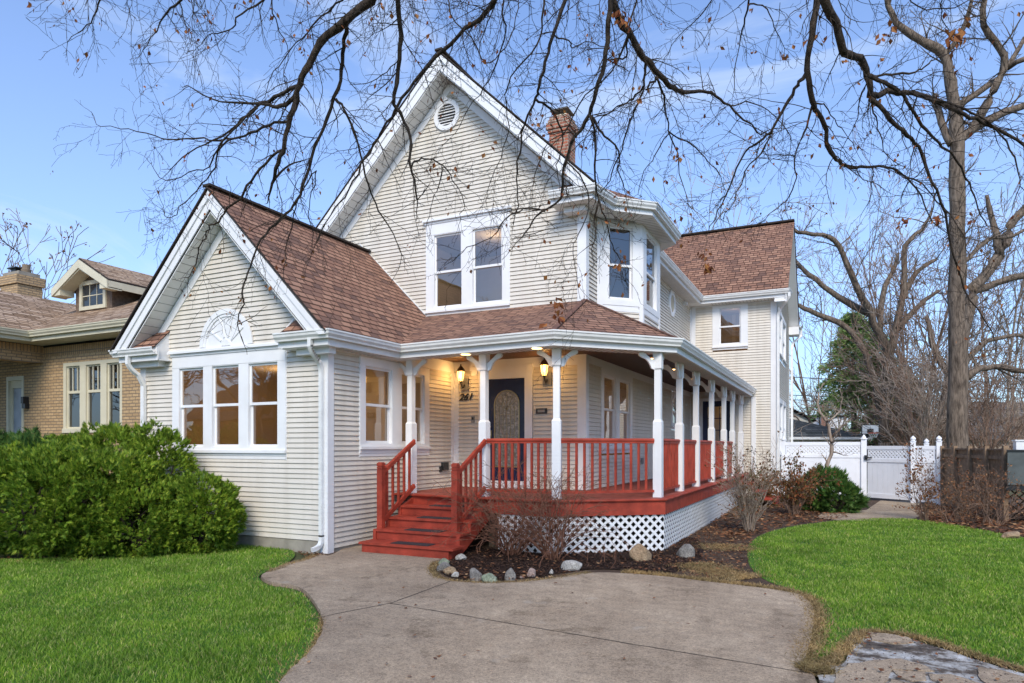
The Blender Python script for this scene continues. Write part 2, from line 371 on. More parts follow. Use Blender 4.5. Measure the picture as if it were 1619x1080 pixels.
def siding(mb, F, ext, z0, z1, holes=(), sp=SP):
    """overlapping courses; ext(z)->(ul,ur); holes (u0,u1,z0,z1)"""
    k = 0; z = z0; rnd = random.Random(int(z0*1000)+int(z1*77))
    while z < z1-.004:
        zt = min(z+sp, z1); zm = (z+zt)/2
        a0, b0 = ext(z+1e-4); a1, b1 = ext(zt-1e-4)
        spans = [(a0, b0, a1, b1)]
        for (h0, h1, hz0, hz1) in holes:
            if hz0 < zm < hz1:
                ns = []
                for (p, q, r, t) in spans:
                    if h1 <= p or h0 >= q: ns.append((p, q, r, t)); continue
                    if h0 > p: ns.append((p, h0, r, h0))
                    if h1 < q: ns.append((h1, q, h1, t))
                spans = ns
        g = min(.009, (zt-z)*.3)
        for (p, q, r, t) in spans:
            if q-p < .003: continue
            j = rnd.uniform(-.0008, .0008); o = .024+j
            if q-p > 1.2 and rnd.random() < .45:      # butt lap between two lengths of siding
                xs = rnd.uniform(p+.3, q-.3); pieces = ((p, xs, r, xs, 0), (xs+.0015, q, xs+.0015, t, .0035))
            else: pieces = ((p, q, r, t, 0),)
            for (p, q, r, t, dz) in pieces:
              o = .024+j+dz*.5
              mb.poly([F.p(p, .002, z), F.p(q, .002, z), F.p(q, .002, z+g-dz), F.p(p, .002, z+g-dz)])
              mb.poly([F.p(p, .002, z+g-dz), F.p(q, .002, z+g-dz), F.p(q, o, z+g-dz), F.p(p, o, z+g-dz)][::-1])
              mb.poly([F.p(p, o, z+g-dz), F.p(q, o, z+g-dz), F.p(t, .006, zt), F.p(r, .006, zt)])
            continue
            mb.poly([F.p(p, .002, z), F.p(q, .002, z), F.p(q, .002, z+g), F.p(p, .002, z+g)])
            mb.poly([F.p(p, .002, z+g), F.p(q, .002, z+g), F.p(q, o, z+g), F.p(p, o, z+g)][::-1])
            mb.poly([F.p(p, o, z+g), F.p(q, o, z+g), F.p(t, .006, zt), F.p(r, .006, zt)])
        z = zt; k += 1
def slab(mb, pts, th=.032, udir=None, mi_top=0, mi_edge=1):
    """roof plane: top polygon with uv along/up the slope, dark edge"""
    P = [Vector(p) for p in pts]; n = (P[1]-P[0]).cross(P[2]-P[0]).normalized()
    if n.z < 0: P = P[::-1]; n = -n
    h = UP.cross(n).normalized() if udir is None else Vector(udir).normalized(); v = n.cross(h)
    if v.z < 0: v = -v
    uv = [(p.dot(h), p.dot(v)) for p in P]; mb.poly(P, uv, mi_top)
    Q = [p-Vector((0, 0, th)) for p in P]; mb.poly(Q[::-1], None, mi_edge)
    for i in range(len(P)):
        j = (i+1) % len(P); mb.poly([P[i], Q[i], Q[j], P[j]], None, mi_edge)
M['ridgecap'] = paint('hip_ridge_shingles', (.16, .075, .05), .95, .4, 12, .5, 60)
M['roofedge'] = paint('shingle_edge', (.035, .025, .02), .9, .2)
# ------------------------------------------------------------------ main house
SW, P1, MF, SM, RW, XR = -6.9, 7.87, 11.55, -4.13, 21.2, -1.66
house = empty('wooden_house', (-6.0, 12.0, 0), 'cream clapboard two storey house with red brown shingle roofs and wraparound red and white porch', 'house')
F1, F2, F3, F4, F5 = frontF(P1), sideF(SW), frontF(MF), sideF(SM), frontF(RW)
F6 = sideF(XR); FL = Frame((-11.11, 0), (0, -1), (-1, 0))
BX, BY = -3.44, 12.87         # bay: chamfer then side face
FB1 = Frame((SM, 12.18), (.70711, .70711), (.70711, -.70711)); FB2 = sideF(BX)
FB3 = Frame((BX, 14.25), (-.70711, .70711), (.70711, .70711))
CH = (BX-SM)*1.41421          # chamfer length
def rect(a, b): return lambda z: (a, b)
def gable(cu, zr, s, a, b): return lambda z: (max(a, cu-(zr-z)/s), min(b, cu+(zr-z)/s))

def window(name, F, c, ops, parent=None, crown=0.0, depth=.07, mid=None, sill=True, label=None, dark=False, casing=.03, blind=0.0):
    """c = casing (u0,u1,z0,z1); ops = openings (u0,u1,z0,z1)"""
    u0, u1, z0, z1 = c; mb = MB(); e = .0
    zb, zt = ops[0][2], ops[0][3]; us = sorted(ops)
    mb.fbox(F, u0, u1, zt, z1, 0, casing+.004)                       # head
    mb.fbox(F, u0, us[0][0], zb, zt, 0, casing); mb.fbox(F, us[-1][1], u1, zb, zt, 0, casing)
    for a, b in zip(us, us[1:]): mb.fbox(F, a[1], b[0], zb, zt, 0, casing)
    mb.fbox(F, u0, u1, z0+.055, zb, 0, casing+.002); mb.fbox(F, u0+.01, u1-.01, z0, z0+.055, 0, casing-.008)
    if sill: mb.fbox(F, u0-.015, u1+.015, zb-.075, zb-.03, casing+.0025, casing+.035)
    mb.fbox(F, u0-.012, u0-.001, z0-.012, z1+.01, 0, .024); mb.fbox(F, u1+.001, u1+.012, z0-.012, z1+.01, 0, .024)
    if crown:
        mb.fbox(F, u0-.03, u1+.03, z1, z1+crown*.45, 0, casing+.02); mb.fbox(F, u0-.06, u1+.06, z1+crown*.45, z1+crown*.8, 0, casing+.06); mb.fbox(F, u0-.05, u1+.05, z1+crown*.8, z1+crown, 0, casing+.045)
    w = mb.build(name, M['white'], parent or house, bevel=.004); tag(w, label)
    for (a, b, p, q) in us:
        s = MB(); r = MB()
        s.fbox(F, a, a+.014, p, q, -depth, casing-.002); s.fbox(F, b-.014, b, p, q, -depth, casing-.002); s.fbox(F, a+.014, b-.014, q-.014, q, -depth, casing-.002); s.fbox(F, a+.014, b-.014, p, p+.02, -depth, casing-.004)
        m_ = mid if mid else (p+q)/2; t = .036
        for (z_0, z_1, d) in ((m_-.018, q-.014, -.008), (p+.02, m_+.018, -.036)):
            for (x0, x1, y0, y1) in ((a+.014, a+.014+t, z_0, z_1), (b-.014-t, b-.014, z_0, z_1), (a+.014+t, b-.014-t, z_0, z_0+t+.008), (a+.014+t, b-.014-t, z_1-t, z_1)):
                s.fbox(F, x0, x1, y0, y1, d-.026, d)
            r.poly([F.p(a+.014+t, d-.013, z_0+t), F.p(b-.014-t, d-.013, z_0+t), F.p(b-.014-t, d-.013, z_1-t), F.p(a+.014+t, d-.013, z_1-t)])
        s.build('sash', M['white'], w); r.build('pane', M['darkglass'] if dark else M['glass'], w)
        if blind:
            bl = MB(); zz = q-.02
            while zz > q-.02-(q-p)*blind: bl.fbox(F, a+.02, b-.02, zz-.012, zz, -.085, -.07); zz -= .018
            bl.build('blind', M['blind'], w)
    return w
def room(F, u0, u1, z0, z1, deep, lamp=None, pale=False):
    """the lit room behind a window group, open towards the window"""
    mb = MB(); f = -.10
    mb.fbox(F, u0, u1, z0, z1, -deep-.05, -deep, 0)
    mb.fbox(F, u0-.05, u0, z0, z1, -deep, f, 0)
    if not (F is F1): mb.fbox(F, u1, u1+.05, z0, z1, -deep, f, 0)
    mb.fbox(F, u0, u1, z1, z1+.05, -deep, f, 2); mb.fbox(F, u0, u1, z0-.05, z0, -deep, f, 1)
    # inside door casing and picture rail on the back wall
    c = (u0+u1)/2+.3
    for q in ((c-.55, c-.45, z0, z0+2.1), (c+.35, c+.45, z0, z0+2.1), (c-.55, c+.45, z0+2.1, z0+2.2)): mb.fbox(F, q[0], q[1], q[2], q[3], -deep, -deep+.03, 2)
    mb.fbox(F, u0, u1, z0, z0+.14, -deep, -deep+.02, 2)
    o = mb.build('interior', [M['blind'] if pale else M['room'], M['roomfloor'], M['blind'] if pale else M['blindwarm']], house)
    if lamp:
        ld = bpy.data.lights.new('room_lamp_or_fill', 'POINT'); ld.energy = lamp; ld.color = (1, .66, .34); ld.shadow_soft_size = .15
        l = bpy.data.objects.new('room_lamp_or_fill', ld); COL.objects.link(l); l.location = F.p((u0+u1)/2, -deep*.45, z1-.35)
M['blindwarm'] = paint('interior_trim', (.68, .58, .42), .6, .05, 3, 0)

# ---- walls
mb = MB()   # left wing front
S1 = 1.03
h1 = (-10.3, -7.71, 1.39, 3.12)
siding(mb, F1, gable(-9.0, 5.50, S1, -11.11, SW), .16, 5.5, [h1])
mb.poly([F1.p(-10.3, 0, 3.11), F1.p(-7.71, 0, 3.11), F1.p(-7.71, 0, 3.2), F1.p(-10.3, 0, 3.2)])
h2 = (8.60, 10.62, 1.41, 3.05)
siding(mb, F2, rect(P1, MF), .04, 3.26, [h2])
siding(mb, FL, rect(-11.5, -P1), .1, 3.3)
mb.build('wall', M['siding'], house)
mb = MB()   # main block
h3 = (-7.53, -5.65, 4.28, 6.15); h4 = (-6.32, -5.16, .6, 3.14); h4b = (12.41, 14.57, 1.42, 3.12); h4c = (18.45, 19.45, 2.0, 3.12)
siding(mb, F3, gable(-6.97, 9.20, 1.02, -9.81, SM), .79, 9.2, [h3, h4])
siding(mb, F4, rect(MF, RW), .79, 3.3, [h4b, h4c])
siding(mb, F4, rect(MF, 12.18), 3.6, 6.1); siding(mb, F4, rect(14.9, RW), 3.6, 6.1, [])
hb1 = (.12, CH-.07, 4.24, 5.96); hb2 = (12.95, 14.16, 4.24, 5.96)
siding(mb, FB1, rect(0, CH), 3.6, 6.1, [hb1]); siding(mb, FB2, rect(BY, 14.25), 3.6, 6.1, [hb2]); siding(mb, FB3, rect(0, CH), 3.6, 6.1)
siding(mb, Frame((-9.81, 0), (0, -1), (-1, 0)), rect(-21, -MF), 3.0, 6.2)
mb.build('wall', M['siding'], house)
mb = MB()   # rear wing
h5 = (-3.45, -2.44, 4.46, 5.86); h6 = (-3.85, -2.83, .7, 3.06); hs1 = (22.1, 25.3, 4.3, 5.85); hs2 = (22.4, 25.3, 1.2, 3.1)
siding(mb, F5, rect(SM, XR), .1, 6.1, [h5, h6])
siding(mb, F6, gable(24.15, 8.8, .87, RW, 27.1), .1, 8.8, [hs1, hs2])
mb.build('wall', M['siding'], house)
mb = MB()
mb.fbox(F1, -11.11, -6.905, -.1, .155, -.05, .012); mb.fbox(F2, P1, 9.5, -.1, .04, -.05, .006); mb.fbox(F5, SM, XR, -.1, .1, -.05, .01); mb.fbox(F6, RW, 27.1, -.1, .1, -.05, .01)
build_split(mb, 'foundation', M['concrete_base'], house)
# ---- corner boards, friezes and wall trim (white)
mb = MB()
def corner(F, u, z0, z1, w=.10, d=.030):
    mb.fbox(F, u-w, u, z0, z1, .0, d)
def vtrim(F, a, b, z0, z1, d=.026): mb.fbox(F, a, b, z0, z1, 0, d)
# left wing right-hand corner, an L of two boards
mb.box(SW-.11, SW+.028, P1-.028, P1, -.02, 3.12); mb.box(SW+.001, SW+.027, P1+.001, P1+.11, -.02, 3.12)
mb.box(-11.138, -11.0, P1-.028, P1, .12, 3.12)
mb.fbox(F2, P1+.11, MF-.03, 3.05, 3.262, 0, .024); vtrim(F2, MF-.13, MF-.0, .8, 3.05)
# main block corner, full height
mb.box(SM-.14, SM+.030, MF-.030, MF, .8, 6.04); mb.box(SM+.001, SM+.029, MF+.001, MF+.13, .8, 6.04)
mb.fbox(F3, SW, SW+.13, .8, 3.05, 0, .027); mb.fbox(F3, SW+.001, SM-.14, 3.08, 3.262, 0, .025)
mb.fbox(F4, MF+.13, RW, 3.12, 3.262, 0, .025); vtrim(F4, RW-.13, RW-.001, .8, 3.12); vtrim(F4, 17.3, 17.42, .8, 3.12)
mb.fbox(F4, 14.95, RW-.14, 5.86, 6.04, 0, .024); vtrim(F4, RW-.14, RW-.001, 3.6, 6.04)
# bay boards
for F, a, b in ((FB1, -.0, .12), (FB1, CH-.07, CH), (FB2, BY, 12.95), (FB2, 14.16, 14.25), (FB3, 0, .12), (FB3, CH-.12, CH)): mb.fbox(F, a, b, 3.9, 6.04, .0, .033)
for F, a, b in ((FB1, .12, CH-.07), (FB2, 12.95, 14.16), (FB3, .12, CH-.12)): mb.fbox(F, a, b, 5.96, 6.04, 0, .026); mb.fbox(F, a, b, 4.18, 4.24, 0, .027)
# rear wing
mb.box(XR-.13, XR+.028, RW-.028, RW, .0, 5.98); mb.box(XR+.001, XR+.027, RW+.001, RW+.13, .0, 5.98)
mb.fbox(F5, SM+.03, SM+.16, 3.2, 5.98, 0, .027); mb.fbox(F5, SM+.16, XR-.13, 5.86, 5.98, 0, .024); mb.fbox(F5, -2.33, -2.2, .0, 3.06, 0, .05)
mb.box(XR-.1, XR+.028, 27.1, 27.128, .0, 5.98); mb.fbox(F6, 26.97, 27.1, 0, 5.98, 0, .027)
build_split(mb, 'wall_trim', M['white'], house, bevel=.004)

# ---- rakes, soffits
def rakes(name, cx, zr, s, y0, y1, xl, xr, bw=.20):
    """barge boards, underside boards and wall frieze of a front gable; y0 = board face, y1 = wall"""
    mb = MB(); so = MB(); F = frontF(y0); Fw = frontF(y1)
    for sg, xe in ((-1, xl), (1, xr)):
        L = abs(xe-cx); ze = zr-L*s; k = math.sqrt(1+s*s)
        def par(F_, top, w, d0, d1, x_in=0.0, x_out=L):
            a = zr-top*k
            pts = [(cx+sg*x_in, a-x_in*s), (cx+sg*x_out, a-x_out*s), (cx+sg*x_out, a-x_out*s-w*k), (cx+sg*x_in, a-x_in*s-w*k)]
            zc = zr-L*s+.02; out = []
            for i_ in range(4):
                A_, B_ = pts[i_], pts[(i_+1) % 4]
                if A_[1] >= zc: out.append(A_)
                if (A_[1] >= zc) != (B_[1] >= zc): t_ = (zc-A_[1])/(B_[1]-A_[1]); out.append((A_[0]+(B_[0]-A_[0])*t_, zc))
            pts = out
            if sg > 0: pts = pts[::-1]
            (mb).prism(F_, pts, d0, d1)
        par(F, .0, .085, 0, .045); par(F, .085, bw-.085, 0, .022)
        par(Fw, .26, .13, 0, .030, 0.0, min(L, L-.35))
        a = zr-.225*k; Ls = L; L = min(L, Ls-(.225*k+.02)/s)
        n = 1
        pts = [(cx, a), (cx+sg*L, a-L*s), (cx+sg*L, a-L*s-.02), (cx, a-.02)]
        if sg > 0: pts = pts[::-1]
        so.prism(F, pts, -(y1-y0), -.001)
        # grooves of the underside boards
        x = .12
        while x < L-.05:
            p0 = Vector((cx+sg*x, y0+.01, a-x*s-.022)); p1 = Vector((cx+sg*x, y1-.01, a-x*s-.022))
            so.bar(p0, p1, .010, .006, (0, 0, 1), 1); x += .115
    mb.build(name, M['white'], house, bevel=.003); so.build('rake_soffit', [M['soffit'], M['greybox']], house)
rakes('rake_board', -9.0, 5.66, 1.03, 7.53, P1, -11.40, -6.60)
rakes('rake_board', -6.97, 9.22, .97, 11.15, MF, -10.2, -3.80, .22)
# ---- roofs
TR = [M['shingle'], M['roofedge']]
mb = MB(); zr1, s1 = 5.72, 1.017
z_e = 3.28
vx = -9.0+(zr1-4.24)/s1
slab(mb, [(-9.0, 7.46, zr1), (-6.6, 7.46, z_e), (-6.6, 9.28, z_e), (vx, MF+.02, 4.235), (-9.0, MF+.02, zr1)])
slab(mb, [(-9.0, 11.9, zr1), (-11.4, 11.9, z_e), (-11.4, 7.46, z_e), (-9.0, 7.46, zr1)])
mb.bar((-9.0, 7.45, zr1+.012), (-9.0, 11.54, zr1+.012), .16, .035, (0, 0, 1), 1)
mb.build('roof', TR, house)
mb = MB(); gz = 3.28; C_ = (SM, MF, 4.25)
a, b, c, d = (-6.6, 9.28, gz), (-3.74, 9.07, gz), (-2.27, 10.66, gz), (-2.27, RW, gz)
slab(mb, [a, b, C_, (vx, MF, 4.235)], .04, (1, -.07, 0)); slab(mb, [b, c, C_], .04, (.68, .73, 0))
slab(mb, [c, d, (SM, RW, 4.25), C_], .04, (0, 1, 0))
for p, q in ((b, C_), (c, C_)): mb.bar(Vector(p)+Vector((0, 0, .015)), Vector(q)+Vector((0, 0, .015)), .09, .012, (0, 0, 1), 2)
mb.build('porch_roof', TR+[M['ridgecap'] if 'ridgecap' in M else M['shingle']], house)
mb = MB(); s2 = .97; zr2 = 9.28; xe = -3.74; ze2 = zr2-s2*(-xe-(6.97)+2*6.97-0) if False else zr2-s2*(6.97-3.74)
slab(mb, [(-6.97, 11.10, zr2), (xe, 11.10, ze2), (xe, 24.1, ze2), (-6.97, 24.1, zr2)])
slab(mb, [(-6.97, 24.1, zr2), (-10.2, 24.1, ze2), (-10.2, 11.10, ze2), (-6.97, 11.10, zr2)])
mb.bar((-6.97, 11.08, zr2+.012), (-6.97, 24, zr2+.012), .16, .035, (0, 0, 1), 1)
# bay roof
zb = 6.15
e0, e1, e2, e3, e4 = (-3.9, 11.0, zb), (-3.68, 11.93, zb), (-3.10, 12.50, zb), (-3.10, 14.42, zb), (-3.74, 15.1, zb)
ap, aq = (-4.35, 12.75, 6.78), (-4.35, 14.0, 6.78)
slab(mb, [e1, e2, ap], .04); slab(mb, [e2, e3, aq, ap], .04); slab(mb, [e3, e4, aq], .04)
# rear wing
slab(mb, [(-8.5, 20.84, 6.03), (-1.30, 20.84, 6.03), (-1.30, 24.15, 9.06), (-8.5, 24.15, 9.06)])
slab(mb, [(-8.5, 24.15, 9.06), (-1.30, 24.15, 9.06), (-1.30, 27.5, 6.03), (-8.5, 27.5, 6.03)])
mb.bar((-8.5, 24.15, 9.08), (-1.3, 24.15, 9.08), .24, .05, (0, 0, 1), 1)
mb.build('roof', TR, house)
# rear gable barge boards
mb = MB(); Fg = sideF(-1.33)
for sg in (-1, 1):
    L = 3.35; p = [(24.15, 9.0), (24.15+sg*L, 5.98), (24.15+sg*L, 5.75), (24.15, 8.77)]
    mb.prism(Fg, p if sg > 0 else p[::-1], -.03, 0)
    p = [(24.15, 8.80), (24.15+sg*L, 5.80), (24.15+sg*L, 5.77), (24.15, 8.77)]; mb.prism(Fg, p if sg > 0 else p[::-1], -.33, -.031)
mb.build('rake_board', M['white'], house)
# ---- gutters, fascia, soffits
def kprof(z, w=.115, h=.125):   # K style: outer lip at d=0
    return [(0, z), (0, z-.022), (-.012, z-.03), (-.018, z-.065), (-.045, z-.10), (-.05, z-h), (-w, z-h), (-w, z-.004), (-w+.006, z-.004), (-w+.006, z-h+.01), (-.055, z-h+.01), (-.022, z-.06), (-.016, z-.02), (-.014, z)]
PE = [(-7.62, 7.48), (-6.54, 7.48), (-6.50, 9.19), (-3.69, 8.98), (-2.17, 10.62), (-2.17, 21.15)]
LE = [(-11.48, 11.5), (-11.48, 7.48), (-10.35, 7.48)]
ME = [(-4.62, 10.98), (-3.74, 10.98), (-3.59, 11.80), (-3.00, 12.38), (-3.00, 14.47), (-3.64, 15.12), (-3.64, 20.73), (-1.24, 20.73), (-1.20, 21.3)]
for nm, path, z in (('gutter', PE, 3.285), ('gutter', LE, 3.27), ('gutter', ME, 6.12)):
    mb = MB(); sweep(mb, path, kprof(z)); 
    for i in range(len(path)-1):       # seams
        a_, b_ = Vector(path[i]), Vector(path[i+1])
    mb.build(nm, M['gutter'], house)
    mb = MB(); sweep(mb, path, [(-.117, z-.01), (-.117, z-.215), (-.145, z-.215), (-.145, z-.01)]); mb.build('fascia', M['white'], house, bevel=.003)
mb = MB()   # gutter end-bit of the back eave of the rear gable
sweep(mb, [(-1.18, 27.0), (-1.18, 27.66), (-1.9, 27.66)], kprof(6.12)); mb.build('gutter', M['gutter'], house)
mb = MB(); mb.box(-1.655, -1.30, 26.9, 27.5, 5.72, 6.0); mb.box(-1.655, -1.30, 20.86, 21.19, 5.86, 5.92); build_split(mb, 'eave_box', M['white'], house)
mb = MB()   # soffits
def soff(path, z, w, inner=-.145): sweep(mb, path, [(inner+.01, z), (inner-w, z), (inner-w, z+.02), (inner+.01, z+.02)])
soff(PE, 3.068, .30); soff(LE, 3.055, .26); soff(ME, 5.90, .36)
build_split(mb, 'soffit', M['soffit'], house)
g_ = MB()   # soffit vent grooves, porch and bays
for (p, q, z, w) in ((PE[0], PE[1], 3.066, .28), (PE[1], PE[2], 3.066, .22), (PE[2], PE[3], 3.066, .3), (PE[3], PE[4], 3.066, .3), (PE[4], PE[5], 3.066, .3), (ME[3], ME[4], 5.898, .36), (ME[2], ME[3], 5.898, .36), (ME[6], ME[7], 5.898, .3), (ME[5], ME[6], 5.898, .36)):
    p_, q_ = Vector(p), Vector(q); d_ = (q_-p_); L = d_.length; d_.normalize(); n_ = Vector((-d_.y, d_.x)); t = .2
    while t < L-.2:
        s_ = p_+d_*t; a_ = s_+n_*.15; b_ = s_+n_*(.15+w); g_.bar((a_.x, a_.y, z), (b_.x, b_.y, z), .008, .004); t += .10
g_.build('soffit_groove', M['greybox'], house)
# eave returns of the front gable
def ret(x0, x1, right_end):
    m_ = MB(); slab(m_, [(x0, 7.56, 3.285), (x1, 7.56, 3.285), (x1 if right_end else -6.95, P1, 3.60), (-11.08 if right_end else x0+.16, P1, 3.60)], .02); m_.build('return_roof', TR, house)
    w_ = MB(); w_.box(x0+.03, x1-.03, 7.62, P1-.001, 3.06, 3.25)
    F = sideF(x1-.03) if right_end else sideF(x0+.03)
    w_.prism(F, [(7.6, 3.06), (P1, 3.06), (P1, 3.58), (7.6, 3.29)], -.02, .012); w_.box(x0+.2, x1-.12, 7.72, P1-.002, 2.97, 3.06)
    w_.build('eave_return', M['white'], house, bevel=.004)
ret(-11.42, -10.38, True); ret(-7.58, -6.62, False)
m_ = MB(); slab(m_, [(-4.55, 11.07, 6.13), (-3.75, 11.07, 6.13), (-3.95, MF, 6.4), (-4.55, MF, 6.4)], .02); m_.build('return_roof', TR, house)
m_ = MB(); m_.box(-4.58, -3.9, 11.12, MF-.001, 5.93, 6.11); m_.box(-4.45, -4.05, 11.3, MF-.002, 5.80, 5.895); m_.build('eave_return', M['white'], house, bevel=.004)

# ---- windows
W = window
W('window', F1, h1, [(-10.15, -9.53, 1.56, 2.93), (-9.35, -8.71, 1.56, 2.93), (-8.52, -7.87, 1.56, 2.93)], crown=.10, mid=2.27, label='triple sash window under the half round fan')
room(F1, -10.9, -6.98, .8, 3.0, 3.2, 26)
W('window', F2, (8.60, 10.62, 1.43, 3.04), [(8.73, 9.47, 1.62, 2.91), (9.73, 10.47, 1.62, 2.91)], mid=2.27)
W('window', F3, (-7.53, -5.65, 4.23, 6.08), [(-7.36, -6.69, 4.36, 5.86), (-6.47, -5.79, 4.36, 5.86)], crown=.10, mid=5.10, label='upper double window of the front gable')
room(F3, -8.2, -5.0, 3.9, 6.1, 2.6, 12, True)  # unseen fill light added to brighten this upper room
W('window', F4, (12.41, 14.57, 1.45, 3.12), [(12.56, 13.38, 1.6, 3.0), (13.60, 14.42, 1.6, 3.0)], mid=2.32, sill=True)
room(F4, 12.2, 14.8, .9, 3.1, 2.4, 7)
W('window', F4, (18.45, 19.45, 2.05, 3.10), [(18.6, 19.30, 2.18, 2.98)], mid=2.55)
W('window', FB1, hb1, [(.24, CH-.20, 4.40, 5.82)], mid=5.07, label='narrow window on the angled face of the bay', dark=True, sill=False)
W('window', FB2, (12.95, 14.16, 4.24, 5.96), [(13.12, 13.98, 4.40, 5.82)], mid=5.07, dark=True, sill=False, blind=.45)
room(FB1, .05, CH-.05, 4.1, 6.0, .5)
room(FB2, 13.0, 14.2, 4.1, 6.0, .7)
W('window', F5, (-3.45, -2.44, 4.52, 5.86), [(-3.27, -2.62, 4.66, 5.80)], mid=5.22)
room(F5, -3.9, -1.9, 4.0, 5.95, 2.0, 5)
W('window', F6, (22.1, 23.55, 4.35, 5.85), [(22.25, 23.4, 4.5, 5.72)], dark=True, sill=True); W('window', F6, (23.7, 25.3, 4.35, 5.85), [(23.85, 25.15, 4.5, 5.72)], dark=True)
W('window', F6, (22.4, 23.8, 1.25, 3.1), [(22.55, 23.65, 1.4, 2.95)], dark=True); W('window', F6, (23.95, 25.3, 1.25, 3.1), [(24.1, 25.15, 1.4, 2.95)], dark=True)
# octagonal window on the side wall
ov = MB(); gl = MB(); oc = (18.52, 5.50)
ring = [(math.cos(2*math.pi*(k+.5)/8), math.sin(2*math.pi*(k+.5)/8)) for k in range(8)]
for k in range(8):
    a_, b_ = ring[k], ring[(k+1) % 8]
    q = [(oc[0]+a_[0]*.38, oc[1]+a_[1]*.38), (oc[0]+b_[0]*.38, oc[1]+b_[1]*.38), (oc[0]+b_[0]*.25, oc[1]+b_[1]*.25), (oc[0]+a_[0]*.25, oc[1]+a_[1]*.25)]
    ov.prism(F4, q[::-1], .0, .05)
gl.poly([F4.p(oc[0]+c_[0]*.26, .03, oc[1]+c_[1]*.26) for c_ in ring])
o_ = ov.build('octagonal_window', M['white'], house); gl.build('pane', M['amber'] if 'amber' in M else M['room'], o_)
# half round fan over the front window
fn = MB(); fc = (-9.0, 3.24); N = 28
arc = [(math.cos(math.pi*k/N), math.sin(math.pi*k/N)) for k in range(N+1)]
fn.prism(F1, [(fc[0]-.585, fc[1]-.02)]+[(fc[0]-c*.585, fc[1]+s*.585) for c, s in arc]+[(fc[0]+.585, fc[1]-.02)], .0, .028)
for r0, r1, d in ((.52, .60, .055), (.475, .52, .042)):
    for k in range(N):
        (c0, s0), (c1, s1_) = arc[k], arc[k+1]
        fn.prism(F1, [(fc[0]+c0*r0, fc[1]+s0*r0), (fc[0]+c1*r0, fc[1]+s1_*r0), (fc[0]+c1*r1, fc[1]+s1_*r1), (fc[0]+c0*r1, fc[1]+s0*r1)][::-1], .028, d)
for ang in (36, 72, 108, 144):
    t = R_(ang); c, s = math.cos(t), math.sin(t); p = F1.p(fc[0]+c*.14, .036, fc[1]+s*.14); q = F1.p(fc[0]+c*.48, .036, fc[1]+s*.48); fn.bar(p, q, .028, .016, (0, 1, 0))
fn.prism(F1, [(fc[0]+.10*c, fc[1]+.10*s) for c, s in arc], .028, .05)
fn.build('half_round_fan', M['white'], house)
# gable vent
gv = MB(); vc = (-7.04, 8.22)
for k in range(24):
    t0, t1 = 2*math.pi*k/24, 2*math.pi*(k+1)/24; q = [(vc[0]+math.cos(t0)*.30, vc[1]+math.sin(t0)*.31), (vc[0]+math.cos(t1)*.30, vc[1]+math.sin(t1)*.31), (vc[0]+math.cos(t1)*.21, vc[1]+math.sin(t1)*.22), (vc[0]+math.cos(t0)*.21, vc[1]+math.sin(t0)*.22)]
    gv.prism(F3, q[::-1], 0, .05)
gv.prism(F3, [(vc[0]-.05, vc[1]+.28), (vc[0]-.035, vc[1]+.33), (vc[0]+.035, vc[1]+.33), (vc[0]+.05, vc[1]+.28)], 0, .07)
gvo = gv.build('gable_vent', M['white'], house)
sl = MB()
for k in range(7):
    z = vc[1]-.17+k*.057; hw = math.sqrt(max(.0, .215**2-(z-vc[1])**2))
    a_, b_ = F3.p(vc[0]-hw, .045, z-.012), F3.p(vc[0]+hw, .045, z-.012); c_, d_ = F3.p(vc[0]+hw, .012, z+.018), F3.p(vc[0]-hw, .012, z+.018)
    sl.poly([a_, b_, c_, d_]); sl.poly([a_-Vector((0, 0, .008)), b_-Vector((0, 0, .008)), b_, a_])
sl.build('louvre', M['white'], gvo)
bk = MB(); bk.prism(F3, [(vc[0]+math.cos(2*math.pi*k/24)*.22, vc[1]+math.sin(2*math.pi*k/24)*.22) for k in range(24)][::-1], .0145, .0205); bk.build('backing', M['black'], gvo)

# ---- doors
dm = MB()   # front door casing
for q in ((-6.32, -6.17, .8, 2.98), (-5.33, -5.17, .8, 2.98)): dm.fbox(F3, *q, -.05, .030)
dm.fbox(F3, -6.17, -5.33, 2.89, 2.98, -.05, .030); dm.fbox(F3, -6.34, -5.30, 2.98, 3.14, 0, .035); dm.fbox(F3, -5.30, -5.155, 2.98, 3.15, 0, .045); dm.fbox(F3, -6.47, -6.34, 2.98, 3.15, 0, .045)
dm.fbox(F3, -6.17, -5.33, .79, .93, -.05, .05)
cas = dm.build('door_casing', M['white'], house, bevel=.004)
dd = MB(); dd.fbox(F3, -6.17, -5.33, .93, 2.89, -.06, -.015); dl = dd.build('front_door', M['navy'], house)
gl = MB(); gc = (-5.72, 2.40); gr = .262
pts = [(gc[0]-gr, 1.2), (gc[0]+gr, 1.2)]+[(gc[0]+gr*math.cos(math.pi*k/16), gc[1]+gr*math.sin(math.pi*k/16)) for k in range(17)]
gl.poly([F3.p(u, -.008, z) for u, z in pts]); gl.build('leaded_pane', M['leaded'], dl)
gf = MB()
rim = pts+[pts[0]]
for p, q in zip(rim, rim[1:]):
    if (Vector(p)-Vector(q)).length > .001: gf.bar(F3.p(p[0], -.006, p[1]), F3.p(q[0], -.006, q[1]), .022, .022, (0, 1, 0))
for u in (-.16, -.08, 0, .08, .16): gf.bar(F3.p(gc[0]+u, -.005, 1.22), F3.p(gc[0]+u, -.005, 2.36), .007, .007, (0, 1, 0))
for z in (1.4, 1.6, 1.8, 2.0, 2.2): gf.bar(F3.p(gc[0]-.16, -.005, z), F3.p(gc[0]+.16, -.005, z), .006, .006, (0, 1, 0))
